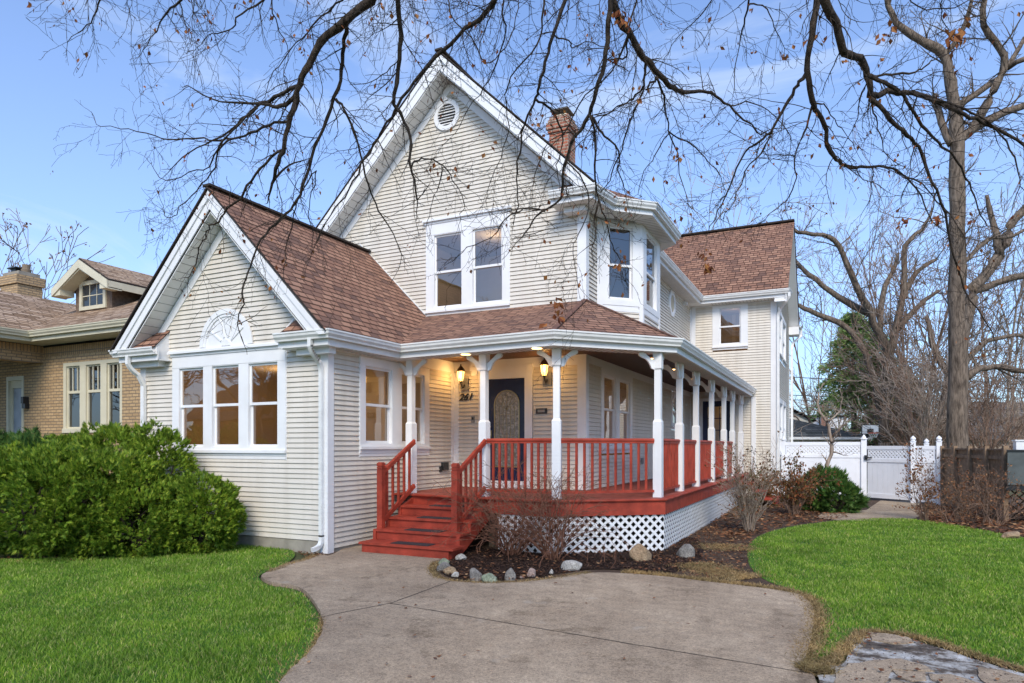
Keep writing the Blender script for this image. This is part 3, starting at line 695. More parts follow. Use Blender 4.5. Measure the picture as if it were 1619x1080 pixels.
for t_ in (25, 55, 90, 125, 155): gf.bar(F3.p(gc[0], -.005, 2.28), F3.p(gc[0]+.21*math.cos(R_(t_)), -.005, 2.38+.22*math.sin(R_(t_))), .007, .007, (0, 1, 0))
gf.build('pane_leading', M['brass'], dl)
hd = MB(); hd.lathe(F3.p(-6.08, .02, 1.72), [(.02, 0), (.03, .015), (.03, .035), (.018, .05)], 10); hd.fbox(F3, -6.11, -6.05, 1.62, 1.9, -.014, .0); hd.bar(F3.p(-6.08, .05, 1.62), F3.p(-6.08, .05, 1.80), .018, .018, (0, 1, 0)); hd.lathe(F3.p(-6.08, .0, 1.95), [(.02, 0), (.024, .02), (.02, .04)], 10); hd.build('handle', M['brass'], dl)
# back porch door
dm = MB(); dm.fbox(F5, -3.85, -3.75, .8, 3.06, 0, .03); dm.fbox(F5, -2.93, -2.83, .8, 3.06, 0, .03); dm.fbox(F5, -3.75, -2.93, 2.97, 3.06, 0, .03); dm.build('door_casing', M['white'], house)
dd = MB()
for q in ((-3.75, -3.60, .8, 2.97), (-3.08, -2.93, .8, 2.97), (-3.60, -3.08, 2.80, 2.97), (-3.60, -3.08, .8, 1.72)): dd.fbox(F5, *q, -.05, .0)
for u in (-3.43, -3.25): dd.fbox(F5, u-.012, u+.012, 1.72, 2.8, -.03, -.002)
for z in (2.08, 2.44): dd.fbox(F5, -3.60, -3.08, z-.012, z+.012, -.031, -.003)
bd = dd.build('back_door', M['navy'], house); g = MB(); g.poly([F5.p(-3.6, -.02, 1.72), F5.p(-3.08, -.02, 1.72), F5.p(-3.08, -.02, 2.8), F5.p(-3.6, -.02, 2.8)]); g.build('pane', M['glass'], bd)
room(F5, -4.1, -2.4, .8, 3.05, 1.8, 4)
k_ = MB(); k_.lathe(F5.p(-3.68, .04, 1.66), [(.03, 0), (.045, .03), (.03, .06)], 10); k_.build('handle', M['brass'], bd)

# ---- porch
DK = [(-6.87, 9.47), (-3.82, 9.17), (-2.38, 10.28), (-2.38, 18.6)]
mb = MB(); mb.poly([(-6.87, 9.5, .79), (-3.83, 9.2, .79), (-2.41, 10.29, .79), (-2.41, RW, .79), (SM, RW, .79), (SM, MF, .79), (-6.87, MF, .79)]); mb.poly([(-6.87, MF, .755), (SM, MF, .755), (SM, RW, .755), (-2.41, RW, .755), (-2.41, 10.29, .755), (-3.83, 9.2, .755), (-6.87, 9.5, .755)])
mb.build('porch_floor', M['deck'], house)
mb = MB(); sweep(mb, DK+[(-2.38, 20.9)], [(0.03, .79), (0.035, .778), (.03, .762), (-.09, .762), (-.09, .7905), (0.02, .7905)]); sweep(mb, [DK[1][:1]+DK[1][1:], DK[2], (-2.38, 20.9)], [(0, .7615), (0, .55), (-.035, .55), (-.035, .7615)])
sweep(mb, [(-4.92, 9.278), DK[1]], [(0, .7615), (0, .55), (-.035, .55), (-.035, .7615)]); mb.build('porch_fascia', M['red'], house, bevel=.004)
mb = MB(); mb.poly([(-6.87, 9.6, 3.262), (-6.87, MF, 3.262), (SM, MF, 3.262), (SM, RW, 3.262), (-2.6, RW, 3.262), (-2.6, 10.75, 3.262), (-3.87, 9.4, 3.262)])
mb.build('porch_ceiling', M['woodceil'], house)
# bead-board lines of the ceiling
mb = MB(); x = -6.8
y = 9.65
while y < RW-.1:
    xa = -6.86 if y < MF-.05 else SM+.03
    xb = -2.62 if y > 10.75 else (-3.9+(y-9.4)*.93)
    mb.bar((xa, y, 3.259), (xb, y, 3.259), .006, .004); y += .09
mb.build('ceiling_groove', M['black'], house)
mb = MB(); sweep(mb, [(-6.55, 9.68), (-3.84, 9.45), (-2.55, 10.62), (-2.55, RW)], [(.055, 3.09), (.055, 3.26), (-.055, 3.26), (-.055, 3.09)]); mb.build('porch_beam', M['white'], house)
POSTS = [(-6.62, 9.66), (-5.13, 9.55), (-3.84, 9.47), (-2.56, 10.57), (-2.56, 12.16), (-2.56, 13.72), (-2.56, 15.55), (-2.56, 17.37), (-2.56, 18.85), (-2.56, 20.6)]
def frm(p, q):
    d = (Vector(q)-Vector(p)); d.normalize(); return d
PD = [(1, -.09), (1, -.08), (1, .25), (0.4, 1)]+[(0, 1)]*6
def bracket(p, d, L=.26):
    mb = MB(); F = Frame(p, (d.x, d.y), (d.y, -d.x)); w = .038; s0 = .068
    out = []; inn = []
    K = 8
    for k in range(K+1):
        t = k/K; out.append((s0+.0+L*t**1.05, 2.86+.20*t**.85)); 
    top = [(s0+L, 3.068), (s0+L-.06, 3.068)]
    for k in range(K+1):
        t = 1-k/K; inn.append((s0+(L-.07)*t, 2.93+.135*t))
    pts = [(s0, 2.80), (s0+.055, 2.82), (s0+.075, 2.87), (s0+.11, 2.925), (s0+.155, 2.965), (s0+.21, 2.985), (s0+L, 3.01), (s0+L+.012, 3.04), (s0+L, 3.066), (s0+L-.075, 3.066), (s0, 2.925)]
    mb.prism(F, pts[::-1], -w/2, w/2); return mb
posts = []
for i, p in enumerate(POSTS):
    mb = MB(); d = Vector(PD[i]).normalized() if i < 3 else Vector((0, 1)); F = Frame(p, (d.x, d.y), (d.y, -d.x))
    def ring(h0, z0, h1, z1):
        A = [F.p(x*h0, y*h0, z0) for x, y in ((-1, -1), (1, -1), (1, 1), (-1, 1))]; B = [F.p(x*h1, y*h1, z1) for x, y in ((-1, -1), (1, -1), (1, 1), (-1, 1))]
        for k in range(4): mb.poly([A[k], B[k], B[(k+1) % 4], A[(k+1) % 4]])
    b0 = .785; prof = [(.068, b0), (.068, 1.98), (.050, 2.015), (.050, 2.80), (.066, 2.822), (.066, 3.09)]
    for (h0, z0_), (h1_, z1_) in zip(prof, prof[1:]): ring(h0, z0_, h1_, z1_)
    po = mb.build('porch_post', M['white'], house)
    ds = []
    if i == 0: ds = [Vector((1, -.08)), Vector((-1, .08))]
    elif i == 1: ds = [Vector((1, -.08)), Vector((-1, .08))]
    elif i == 2: ds = [Vector((.75, .66)), Vector((-1, .08))]
    elif i == 3: ds = [Vector((-.75, -.66)), Vector((0, 1))]
    else: ds = [Vector((0, 1)), Vector((0, -1))]
    if i > 3: ds = [Vector((0, 1)), Vector((0, -1)), Vector((-1, 0))] if i < 10 else ds
    for q in ds: bracket(p, q.normalized(), .26 if i < 4 else .22).build('bracket', M['white'], po, bevel=.003)
    posts.append(po)
def railing(p, q, top=1.71, bot=.89, n=None, trim=.07):
    p, q = Vector(p), Vector(q); d = (q-p); L = d.length; d.normalize(); a = p+d*trim; b = q-d*trim
    mb = MB(); up = (0, 0, 1)
    mb.tube([(a.x, a.y, top-.022), (b.x, b.y, top-.022)], [.030, .030], 10); br_ = MB(); br_.bar((a.x, a.y, bot), (b.x, b.y, bot), .045, .038)
    mb.bar((a.x, a.y, top-.055), (b.x, b.y, top-.055), .035, .03)
    o = mb.build('railing', M['red'], house); br_.build('bottom_rail', M['red'], o); n = n or int(round(L/.145)); 
    for k in range(1, n+1):
        t = a+d*((b-a).length*k/(n+1)); m_ = MB(); m_.bar((t.x, t.y, bot+.015), (t.x, t.y, top-.06), .034, .034, (0, 1, 0)); m_.build('baluster', M['red'], o)
    return o
railing((-5.13, 9.52), (-3.84, 9.44)); 
o_ = railing((-3.84, 9.44), (-2.56, 10.54), n=11)
for a_, b_ in zip(POSTS[3:8], POSTS[4:9]): railing(a_, b_)
# lattice skirt
def lattice(F, u0, u1, z0, z1, name='lattice', parent=None, pitch=.136, w=.040, th=.008, mat=None, frame=False, skew=None):
    mb = MB(); H = z1-z0; Wd = u1-u0
    for sg, dd in ((1, 0.0), (-1, th)):
        k = -int(H/pitch)-2
        while True:
            c = k*pitch
            if c > Wd+H: break
            # strip centre line: u = c + t, z = t (or mirrored)
            hw = w*.7071
            pts = []
            for off in (-hw, hw):
                pts.append(off)
            poly = [(c-hw, 0), (c+hw, 0), (c+hw+H, H), (c-hw+H, H)]
            # clip in u
            def clip(pl, lim, keep):
                out = []
                for i in range(len(pl)):
                    a, b = pl[i], pl[(i+1) % len(pl)]; ia, ib = keep(a[0], lim), keep(b[0], lim)
                    if ia: out.append(a)
                    if ia != ib:
                        t = (lim-a[0])/(b[0]-a[0]); out.append((lim, a[1]+(b[1]-a[1])*t))
                return out
            pl = clip(poly, 0, lambda x, l: x >= l); 
            if pl: pl = clip(pl, Wd, lambda x, l: x <= l)
            if len(pl) >= 3:
                if sg < 0: pl = [(Wd-x, z) for x, z in pl]
                pl = [(u0+x, z0+z) for x, z in pl]
                if sg > 0: pl = pl[::-1]
                mb.prism(F, pl, dd, dd+th)
            k += 1
    if frame:
        for q in ((u0, u0+.03, z0, z1), (u1-.03, u1, z0, z1), (u0+.03, u1-.03, z1-.03, z1), (u0+.03, u1-.03, z0, z0+.03)): mb.fbox(F, *q, -.004, th*2+.004)
    return mb.build(name, mat or M['white'], parent or house)
def wallF(p, q):
    p, q = Vector(p), Vector(q); d = (q-p).normalized(); return Frame(p, (d.x, d.y), (d.y, -d.x)), (q-p).length
Fq, L = wallF((-4.75, 9.30), (-3.84, 9.21)); lattice(Fq, 0, L, -.02, .56)
Fq, L = wallF((-3.84, 9.21), (-2.42, 10.31)); lattice(Fq, 0, L, -.02, .56)
Fq, L = wallF((-2.42, 10.31), (-2.42, 19.0)); lattice(Fq, 0, L, -.02, .56)
# dark void under the porch: the framing and the soil
mb = MB()
for y in (9.75, 10.6, 11.45): mb.box(-6.8, -2.9 if y > 10 else -4.0, y, y+.04, .55, .74)
for y in np.arange(12.2, 20.9, .8): mb.box(SM, -2.55, y, y+.04, .55, .74)
for x_, y_ in ((-5.0, 9.6), (-3.9, 9.6), (-2.7, 10.6), (-2.7, 13.6), (-2.7, 16.8)): mb.box(x_-.05, x_+.05, y_-.05, y_+.05, -.05, .74)
mb.box(SM-.05, SM-.01, MF, RW, -.05, .79); mb.box(-6.9, SM, MF+.01, MF+.05, -.05, .79)
mb.build('porch_frame', M['greenish'], house)
# stairs
st = MB(); X0, X1 = -6.45, -4.93; TY = [8.08, 8.41, 8.74, 9.07, 9.44]
for k in range(4):
    z = .158*(k+1); xa, xb = X0-(.02 if k else .04), X1+(.02 if k else .09)
    st.box(xa, xb, TY[k], TY[k+1]+.02, z-.034, z)            # tread
    st.box(X0, X1-.001*k, TY[k]+.03, TY[k]+.05, z-.158-(.0 if k else .02), z-.0345)   # riser
st.box(X0, X1, TY[4]-.005, TY[4]+.02, .632, .7615)
sto = st.build('porch_stairs', M['red'], house, bevel=.004)
for X, nm in ((X1-.03, 0), (X0-.005, 1)):
    F = sideF(X); sr = MB(); sr.prism(F, [(8.16, -.02), (8.40, -.02), (9.46, .50), (9.46, .74), (9.07, .597), (9.07, .44), (8.74, .44), (8.74, .282), (8.41, .282), (8.41, .124), (8.14, .124)], -.02, .034); sr.build('stringer', M['red'], sto)
for X in (-6.43, -5.08):
    nw = MB(); cx_, cy_ = X, 8.56; z0, z1 = .316, 1.345
    nw.box(cx_-.048, cx_+.048, cy_-.048, cy_+.048, z0, z1-.11); nw.box(cx_-.040, cx_+.040, cy_-.040, cy_+.040, z1-.11, z1-.10); nw.box(cx_-.048, cx_+.048, cy_-.048, cy_+.048, z1-.10, z1-.07)
    nw.box(cx_-.040, cx_+.040, cy_-.040, cy_+.040, z1-.07, z1-.062); nw.box(cx_-.048, cx_+.048, cy_-.048, cy_+.048, z1-.062, z1-.012); nw.box(cx_-.036, cx_+.036, cy_-.036, cy_+.036, z1-.012, z1)
    nw.build('newel_post', M['red'], sto, bevel=.006)
    rl = MB(); A = Vector((X, 8.60, 1.18)); B = Vector((X, 9.47, 1.66)); rl.bar(A, B, .055, .05); rl.tube([A+Vector((0, 0, .03)), B+Vector((0, 0, .03))], [.028, .028], 8)
    a2, b2 = Vector((X, 8.60, .42)), Vector((X, 9.47, .93)); rb2 = MB(); rb2.bar(a2, b2, .04, .07)
    ro = rl.build('stair_rail', M['red'], house); rb2.build('bottom_rail', M['red'], ro)
    for k in range(5):
        t = (k+.7)/5.6; p = A.lerp(B, t); q = a2.lerp(b2, t); m_ = MB(); m_.bar((q.x, q.y, q.z), (p.x, p.y, p.z), .034, .034, (0, 1, 0)); m_.build('baluster', M['red'], ro)
# side steps at the far end of the porch
mb = MB()
for k, (xa, z) in enumerate(((-1.45, .2), (-1.75, .4), (-2.05, .6))): mb.box(xa-.33, xa, 18.95, 20.2, z-.04, z); mb.box(xa-.05, xa-.03, 19.0, 20.15, max(z-.2, .04), z-.041)
mb.build('side_steps', M['red'], house)
# mats on the treads
for k in range(4):
    z = .158*(k+1); m_ = MB(); y0 = TY[k]+.06; w = [.66, .64, .62, .60][k]; c = -5.62
    m_.box(c-w/2, c+w/2, y0, y0+.20, z+.001, z+.010)
    o = m_.build('stair_mat', M['mat'], None, bevel=.003)
    tag(o, 'black rubber mat on the %s red porch step' % ['lowest', 'second', 'third', 'fourth'][k], 'mat', 'mats on the porch steps')
# ---- lights, numbers, small fittings
def lantern(X, Z):
    p = F3.p(X, 0, Z); m_ = MB(); m_.fbox(F3, X-.085, X+.085, Z-.17, Z+.06, .02, .05); lo = m_.build('wall_lantern', M['greybox'], house, bevel=.01)
    a_ = MB(); c = F3.p(X+.01, .20, Z-.02); a_.tube([F3.p(X, .04, Z-.06), F3.p(X, .10, Z-.14), F3.p(X+.01, .17, Z-.10), c], [.012]*4, 8)
    b0 = c; a_.lathe(b0, [(.012, -.05), (.02, -.02), (.03, 0), (.045, .01)], 8); a_.lathe(b0, [(.088, .20), (.080, .225), (.05, .27), (.03, .295), (.012, .31), (.016, .33), (.004, .35)], 8)
    for k in range(6):
        t = 2*math.pi*(k+.5)/6; a_.bar(b0+Vector((.045*math.cos(t), .045*math.sin(t), .01)), b0+Vector((.080*math.cos(t), .080*math.sin(t), .205)), .008, .008)
    a_.build('lantern_frame', M['black'], lo); g = MB(); g.lathe(b0, [(.040, .01), (.060, .08), (.073, .20)], 6); g.build('lamp_glass', M['lampglass'], lo)
    ld = bpy.data.lights.new('lantern_bulb', 'POINT'); ld.energy = 6; ld.color = (1, .55, .18); ld.shadow_soft_size = .06
    l = bpy.data.objects.new('lantern_bulb', ld); COL.objects.link(l); l.location = b0+Vector((.02, -.12, .10))
lantern(-6.63, 2.87); lantern(-4.86, 2.90)
for (x, y) in ((-5.35, 9.33), (-4.06, 9.22), (-3.6, 10.6), (-3.2, 12.6), (-3.2, 14.6), (-3.2, 16.9), (-5.5, 10.6)):
    zz = 3.068 if y < 9.4 else 3.26; m_ = MB(); m_.lathe((x, y, zz-.012), [(.078, 0), (.078, .012)], 20); o = m_.build('recessed_light', M['downlight'], house)
    m_ = MB(); m_.lathe((x, y, zz-.008), [(.10, 0), (.10, .008)], 20); m_.build('light_trim', M['white'], o)
    sp = bpy.data.lights.new('recessed_bulb', 'SPOT'); sp.energy = 5; sp.color = (1, .62, .30); sp.spot_size = R_(130); sp.spot_blend = .6; sp.shadow_soft_size = .05
    l = bpy.data.objects.new('recessed_bulb', sp); COL.objects.link(l); l.location = (x, y, zz-.03)
fc_ = bpy.data.curves.new('num', 'FONT'); fc_.body = '261'; fc_.size = .19; fc_.extrude = .008; fc_.offset = .004; fc_.shear = .35; fc_.space_character = 1.05
to = bpy.data.objects.new('tmp', fc_); COL.objects.link(to); bpy.context.view_layer.update()
me = bpy.data.meshes.new_from_object(to.evaluated_get(bpy.context.evaluated_depsgraph_get())); bpy.data.objects.remove(to); me.materials.clear(); me.materials.append(M['black'])
me.transform(Matrix.Rotation(R_(90), 4, 'X')); me.transform(Matrix.Translation((-6.76, MF-.03, 2.50)))
no = bpy.data.objects.new('house_number', me); COL.objects.link(no); no.parent = house; no.location = -house.location
mb = MB(); mb.fbox(F3, -5.09, -4.87, 2.20, 2.30, .015, .045); o = mb.build('mail_slot', M['black'], house, bevel=.004)
m_ = MB(); m_.fbox(F3, -5.05, -4.91, 2.225, 2.275, .045, .05); m_.build('flap', M['greybox'], o)
mb = MB(); mb.fbox(F3, -6.48, -6.41, 2.05, 2.18, .015, .04); o = mb.build('doorbell', M['greybox'], house, bevel=.004); m_ = MB(); m_.fbox(F3, -6.465, -6.425, 2.11, 2.16, .04, .046); m_.build('button', M['black'], o)
mb = MB(); mb.fbox(F2, 11.05, 11.25, 1.13, 1.28, .015, .07); mb.fbox(F2, 10.98, 11.05, 1.1, 1.2, .015, .05); mb.build('outlet_box', M['black'], house, bevel=.006)
mb = MB(); mb.fbox(F4, 15.3, 15.42, 1.18, 1.32, .015, .06); mb.build('outlet_box', M['greybox'], house, bevel=.006)
mb = MB(); mb.lathe(F4.p(20.1, .1, 5.75), [(.04, 0), (.05, .03), (.03, .10)], 10); mb.fbox(F4, 20.05, 20.15, 5.76, 5.86, .02, .08); mb.build('floodlight', M['white'], house)
# downspouts
def spout(pts, w=.062, name='downspout'):
    mb = MB(); P = [Vector(p) for p in pts]
    for a, b in zip(P, P[1:]):
        mb.bar(a-(b-a).normalized()*.012, b+(b-a).normalized()*.012, w, w*.85, (0, 1, 0) if abs((b-a).normalized().y) < .8 else (1, 0, 0))
    # ribs on the elbows
    return mb.build(name, M['gutter'], house, bevel=.012)
def elbow(a, b, c, n=6):
    a, b, c = map(Vector, (a, b, c)); return [a.lerp(b, t).lerp(b.lerp(c, t), t) for t in [k/n for k in range(n+1)]]
spout([(-6.95, 7.55, 3.17)]+elbow((-6.95, 7.55, 3.06), (-6.95, 7.60, 2.95), (-6.95, 7.70, 2.88))+elbow((-6.95, 7.74, 2.85), (-6.97, 7.81, 2.78), (-6.97, 7.81, 2.66))+[(-6.97, 7.81, .25)]+elbow((-6.97, 7.81, .18), (-6.97, 7.80, .08), (-7.0, 7.66, .06)))
spout([(-11.05, 7.55, 3.15)]+elbow((-11.05, 7.55, 3.02), (-11.05, 7.6, 2.92), (-11.02, 7.72, 2.84))+[(-11.0, 7.81, 2.66), (-11.0, 7.81, .2)], .066)
spout([(-1.26, 20.82, 6.0)]+elbow((-1.26, 20.82, 5.9), (-1.28, 20.85, 5.8), (-1.42, 21.0, 5.70))+elbow((-1.5, 21.1, 5.6), (-1.58, 21.14, 5.5), (-1.58, 21.15, 5.38))+[(-1.58, 21.15, .2)], .075)
spout([(-1.25, 27.55, 6.0), (-1.25, 27.55, 5.75), (-1.52, 27.25, 5.45), (-1.55, 27.15, 5.2), (-1.55, 27.15, .2)], .08)
# flashing where the wing roof meets the wall
mb = MB(); mb.bar((-9.22, MF-.012, 5.93), (-7.55, MF-.012, 4.27), .02, .05, (0, 1, 0)); mb.build('flashing', M['gutter'], house)
# chimney
ch = MB(); cX, cY = -5.94, 15.0
def brickbox(mb, x0, x1, y0, y1, z0, z1):
    for (a, b, c, d, ax) in (((x0, y0), (x1, y0), 0, 0, 'x'), ((x1, y0), (x1, y1), 0, 0, 'y'), ((x1, y1), (x0, y1), 0, 0, 'x'), ((x0, y1), (x0, y0), 0, 0, 'y')):
        u0 = a[0] if ax == 'x' else a[1]; u1 = b[0] if ax == 'x' else b[1]
        mb.poly([(a[0], a[1], z0), (b[0], b[1], z0), (b[0], b[1], z1), (a[0], a[1], z1)], [(u0, z0), (u1, z0), (u1, z1), (u0, z1)])
    mb.poly([(x0, y0, z1), (x1, y0, z1), (x1, y1, z1), (x0, y1, z1)], [(x0, y0), (x1, y0), (x1, y1), (x0, y1)]); mb.poly([(x0, y1, z0), (x1, y1, z0), (x1, y0, z0), (x0, y0, z0)], [(x0, y0), (x1, y0), (x1, y1), (x0, y1)])
brickbox(ch, cX-.24, cX+.24, cY-.24, cY+.24, 7.5, 9.03)
for k, e in enumerate((.27, .30, .30, .27, .24)): brickbox(ch, cX-e, cX+e, cY-e, cY+e, 9.03+k*.075, 9.03+(k+1)*.075)
co = ch.build('chimney', M['redbrick'], house)
cp = MB(); cp.box(cX-.18, cX+.18, cY-.18, cY+.18, 9.40, 9.46); cp.build('chimney_collar', M['creamtrim'], co)
cp = MB(); cp.poly([(cX-.21, cY-.21, 9.60), (cX+.21, cY-.21, 9.60), (cX+.21, cY+.21, 9.58), (cX-.21, cY+.21, 9.58)]); 
cp.box(cX-.23, cX+.23, cY-.23, cY+.23, 9.555, 9.575)
for x, y in ((-1, -1), (1, -1), (1, 1), (-1, 1)): cp.bar((cX+x*.15, cY+y*.15, 9.46), (cX+x*.15, cY+y*.15, 9.56), .012, .012, (0, 1, 0))
cp.build('chimney_cap', M['st_grey'], co)
# ------------------------------------------------------------------ ground, lawns, drive
def sheet(name, pts, z, mat, kind='structure', th=0.0):
    mb = MB(); P = [(x, y, z) for x, y in pts]
    a = sum(P[i][0]*P[(i+1) % len(P)][1]-P[(i+1) % len(P)][0]*P[i][1] for i in range(len(P)))
    if a < 0: P = P[::-1]
    mb.poly(P, [(p[0], p[1]) for p in P])
    if th:
        Q = [(x, y, z-th) for x, y, _ in P]
        for i in range(len(P)): j = (i+1) % len(P); mb.poly([P[i], Q[i], Q[j], P[j]], [(0, 0)]*4)
    o = mb.build(name, mat); o['kind'] = kind; return o
def smooth_pts(pts, n=4, rnd=None, jit=0):
    out = []; N = len(pts)
    for i in range(N):
        p0, p1, p2, p3 = [Vector(pts[(i+k-1) % N]) for k in range(4)]
        for k in range(n):
            t = k/n; q = .5*((2*p1)+(-p0+p2)*t+(2*p0-5*p1+4*p2-p3)*t*t+(-p0+3*p1-3*p2+p3)*t**3)
            if rnd and jit: q = q+Vector((rnd.uniform(-jit, jit), rnd.uniform(-jit, jit)))
            out.append((q.x, q.y))
    return out
def gm(name, cols, sc=3.0, fine=60, bs=.6, bd=.02, rough=.95, fcol=(.6, 1.2)):
    m, nt, b = nmat(name); f = noise(nt, sc, 8, .62); g = noise(nt, fine, 6, .7)
    c = ramp(nt, f, cols); c = mulc(nt, c, ramp(nt, g, [(.3, (fcol[0],)*3), (.7, (fcol[1],)*3)]))
    nt.links.new(c, b.inputs['Base Color']); b.inputs['Roughness'].default_value = rough; b.inputs['Specular IOR Level'].default_value = .2
    bump(nt, b, g, bs, bd); return m
M['soil'] = gm('soil_with_litter', [(.3, (.035, .024, .018)), (.5, (.085, .055, .038)), (.7, (.16, .11, .07))], 2.2, 50)
M['far'] = gm('backyard_ground', [(.3, (.06, .075, .03)), (.7, (.13, .12, .06))], .7, 30)
M['turf'] = gm('lawn_turf', [(.3, (.045, .12, .015)), (.55, (.075, .18, .02)), (.75, (.13, .20, .04))], 1.6, 80)
M['mulch'] = gm('bark_mulch', [(.3, (.014, .008, .007)), (.6, (.045, .024, .016)), (.8, (.09, .055, .035))], 8, 45, 1.0, .03)
def concmat():
    m, nt, b = nmat('worn_concrete'); f = noise(nt, .9, 9, .6); g = noise(nt, 7.0, 8, .7); s = noise(nt, 140.0, 4, .7); w = noise(nt, 2.3, 3, .5)
    c = ramp(nt, f, [(.28, (.265, .20, .14)), (.5, (.36, .28, .20)), (.72, (.46, .365, .265))])
    c = mulc(nt, c, ramp(nt, g, [(.3, (.74, .74, .75)), (.55, (1, 1, 1)), (.78, (1.22, 1.2, 1.17))]))
    c = mulc(nt, c, ramp(nt, s, [(.32, (.55, .54, .53)), (.5, (1, 1, 1)), (.70, (1.4, 1.38, 1.34))]))
    s2 = noise(nt, 48.0, 3, .8); c = mulc(nt, c, ramp(nt, s2, [(.36, (.72, .71, .70)), (.5, (1, 1, 1)), (.66, (1.28, 1.27, 1.25))]))
    s3 = noise(nt, 1.7, 12, .75); c = mulc(nt, c, ramp(nt, s3, [(.36, (.62, .60, .58)), (.46, (1, 1, 1))]))
    st = ramp(nt, w, [(.66, (0, 0, 0)), (.74, (.35, .35, .35))]); c = mulc(nt, c, (.40, .37, .32), st, 'MIX')
    nt.links.new(c, b.inputs['Base Color']); b.inputs['Roughness'].default_value = .93; b.inputs['Specular IOR Level'].default_value = .2
    bump(nt, b, s, .5, .006); return m
M['conc'] = concmat()
M['joint'] = paint('joint_dirt', (.035, .03, .025), .95, .4, 20, .5)
sheet('ground', [(-400, -60), (400, -60), (400, 900), (-400, 900)], -.035, M['far'])
sheet('garden_bed', [ground(*p) for p in ((380, 845), (470, 850), (530, 900), (600, 860), (660, 930), (950, 930), (1320, 990), (1320, 880), (1650, 900), (1800, 880), (1800, 800), (1640, 785), (1200, 785), (1150, 790), (1000, 835), (520, 835))], -.016, M['soil'])
Gp = lambda L: [ground(*p) for p in L]
CONC = [(526, 877), (508, 876), (486, 883), (454, 891), (424, 904), (413, 911), (430, 921), (474, 929), (499, 954), (509, 975), (510, 993), (504, 1010), (491, 1030), (462, 1057), (442, 1080), (400, 1120), (330, 1220), (200, 1500), (1400, 1500), (1330, 1220), (1297, 1100), (1283, 1062), (1271, 1045), (1277, 1025), (1284, 1000), (1287, 975), (1283, 957), (1270, 944), (1250, 937), (1180, 927), (1110, 919), (1050, 912), (985, 907), (935, 906), (880, 913), (850, 918), (790, 922), (735, 921), (700, 916), (684, 910), (678, 900), (684, 889), (700, 884), (719, 879), (730, 862), (640, 850), (575, 850)]
rj = random.Random(4)
drv = sheet('driveway', smooth_pts(Gp(CONC), 4, rj, .006), .006, M['conc'], th=.06)
def joint(pts, w=.012):
    mb = MB(); P = [Vector((*ground(*p), .0085)) for p in pts]
    Q = []
    for a, b in zip(P, P[1:]):
        n = max(2, int((b-a).length/.12))
        for k in range(n): Q.append(a.lerp(b, k/n)+Vector((rj.uniform(-.004, .004), rj.uniform(-.004, .004), 0)))
    Q.append(P[-1])
    for a, b in zip(Q, Q[1:]):
        d = (b-a).normalized(); n = Vector((-d.y, d.x, 0))*w*rj.uniform(.35, .65)
        mb.poly([a-n, b-n, b+n, a+n])
    mb.build('joint', M['joint'], drv)
joint([(444, 991), (530, 972), (617, 955), (712, 920)]); joint([(617, 955), (800, 986), (1000, 1020), (1281, 1066)])
# old broken pavement at lower right
OLD = [(1278, 1046), (1300, 1050), (1330, 1048), (1346, 1030), (1350, 1008), (1372, 1000), (1430, 1006), (1480, 1022), (1560, 1047), (1619, 1064), (1760, 1110), (2100, 1400), (1330, 1400), (1300, 1090), (1286, 1062)]
M['oldsoil'] = gm('salted_gravel', [(.35, (.05, .04, .034)), (.46, (.16, .13, .105)), (.52, (.40, .38, .35)), (.66, (.70, .69, .67))], 4, 60, .8, .02)
def jag(pts, jit=.012):
    P = [Vector(p) for p in pts]; out = []
    for i in range(len(P)):
        a, b = P[i], P[(i+1) % len(P)]; n = max(2, int((b-a).length/.07))
        for k in range(n): q = a.lerp(b, k/n)+Vector((rj.uniform(-jit, jit), rj.uniform(-jit, jit))); out.append((q.x, q.y))
    return out
sheet('broken_pavement', smooth_pts(Gp(OLD), 3, rj, .015), -.004, M['oldsoil'])
slabs = [[(1318, 1082), (1322, 1062), (1345, 1050), (1380, 1044), (1425, 1042), (1470, 1056), (1476, 1062), (1410, 1058), (1404, 1065), (1396, 1090), (1340, 1120)], [(1410, 1060), (1440, 1061), (1463, 1064), (1462, 1076), (1442, 1077), (1425, 1071)], [(1470, 1067), (1500, 1067), (1530, 1074), (1560, 1086), (1500, 1083), (1472, 1075)], [(1545, 1055), (1580, 1060), (1640, 1078), (1600, 1096), (1562, 1082), (1545, 1070)], [(1372, 1001), (1400, 1003), (1436, 1009), (1444, 1017), (1415, 1019), (1380, 1012)], [(1400, 1095), (1408, 1075), (1440, 1082), (1500, 1090), (1600, 1110), (1700, 1200), (1400, 1180)]]
for i, s_ in enumerate(slabs):
    o = sheet('paving_slab', jag(Gp(s_)), .004+.001*i, M['conc'], th=.03)
sheet('path', Gp([(1392, 791), (1455, 793), (1462, 812), (1440, 822), (1330, 823), (1290, 818), (1300, 812), (1370, 806)]), -.006, M['conc'])
LAWN_L = [(-500, 890), (0, 882), (120, 880), (250, 874), (380, 858), (440, 862), (466, 872), (458, 886), (425, 901), (409, 911), (425, 924), (470, 932), (494, 955), (505, 975), (506, 993), (500, 1010), (487, 1030), (458, 1057), (438, 1080), (396, 1120), (330, 1220), (0, 1350), (-700, 1300)]
LAWN_R = [(1182, 880), (1186, 858), (1210, 842), (1260, 830), (1330, 822), (1400, 818), (1480, 824), (1560, 838), (1640, 852), (1800, 872), (1950, 950), (1900, 1110), (1700, 1080), (1619, 1056), (1540, 1036), (1480, 1014), (1430, 1000), (1370, 995), (1345, 1000), (1338, 1036), (1300, 1042), (1280, 1036), (1290, 1010), (1297, 975), (1290, 952), (1262, 934), (1215, 918), (1190, 900)]
sheet('lawn', smooth_pts(Gp(LAWN_L), 3), -.010, M['turf']); sheet('lawn', smooth_pts(Gp(LAWN_R), 3), -.010, M['turf'])
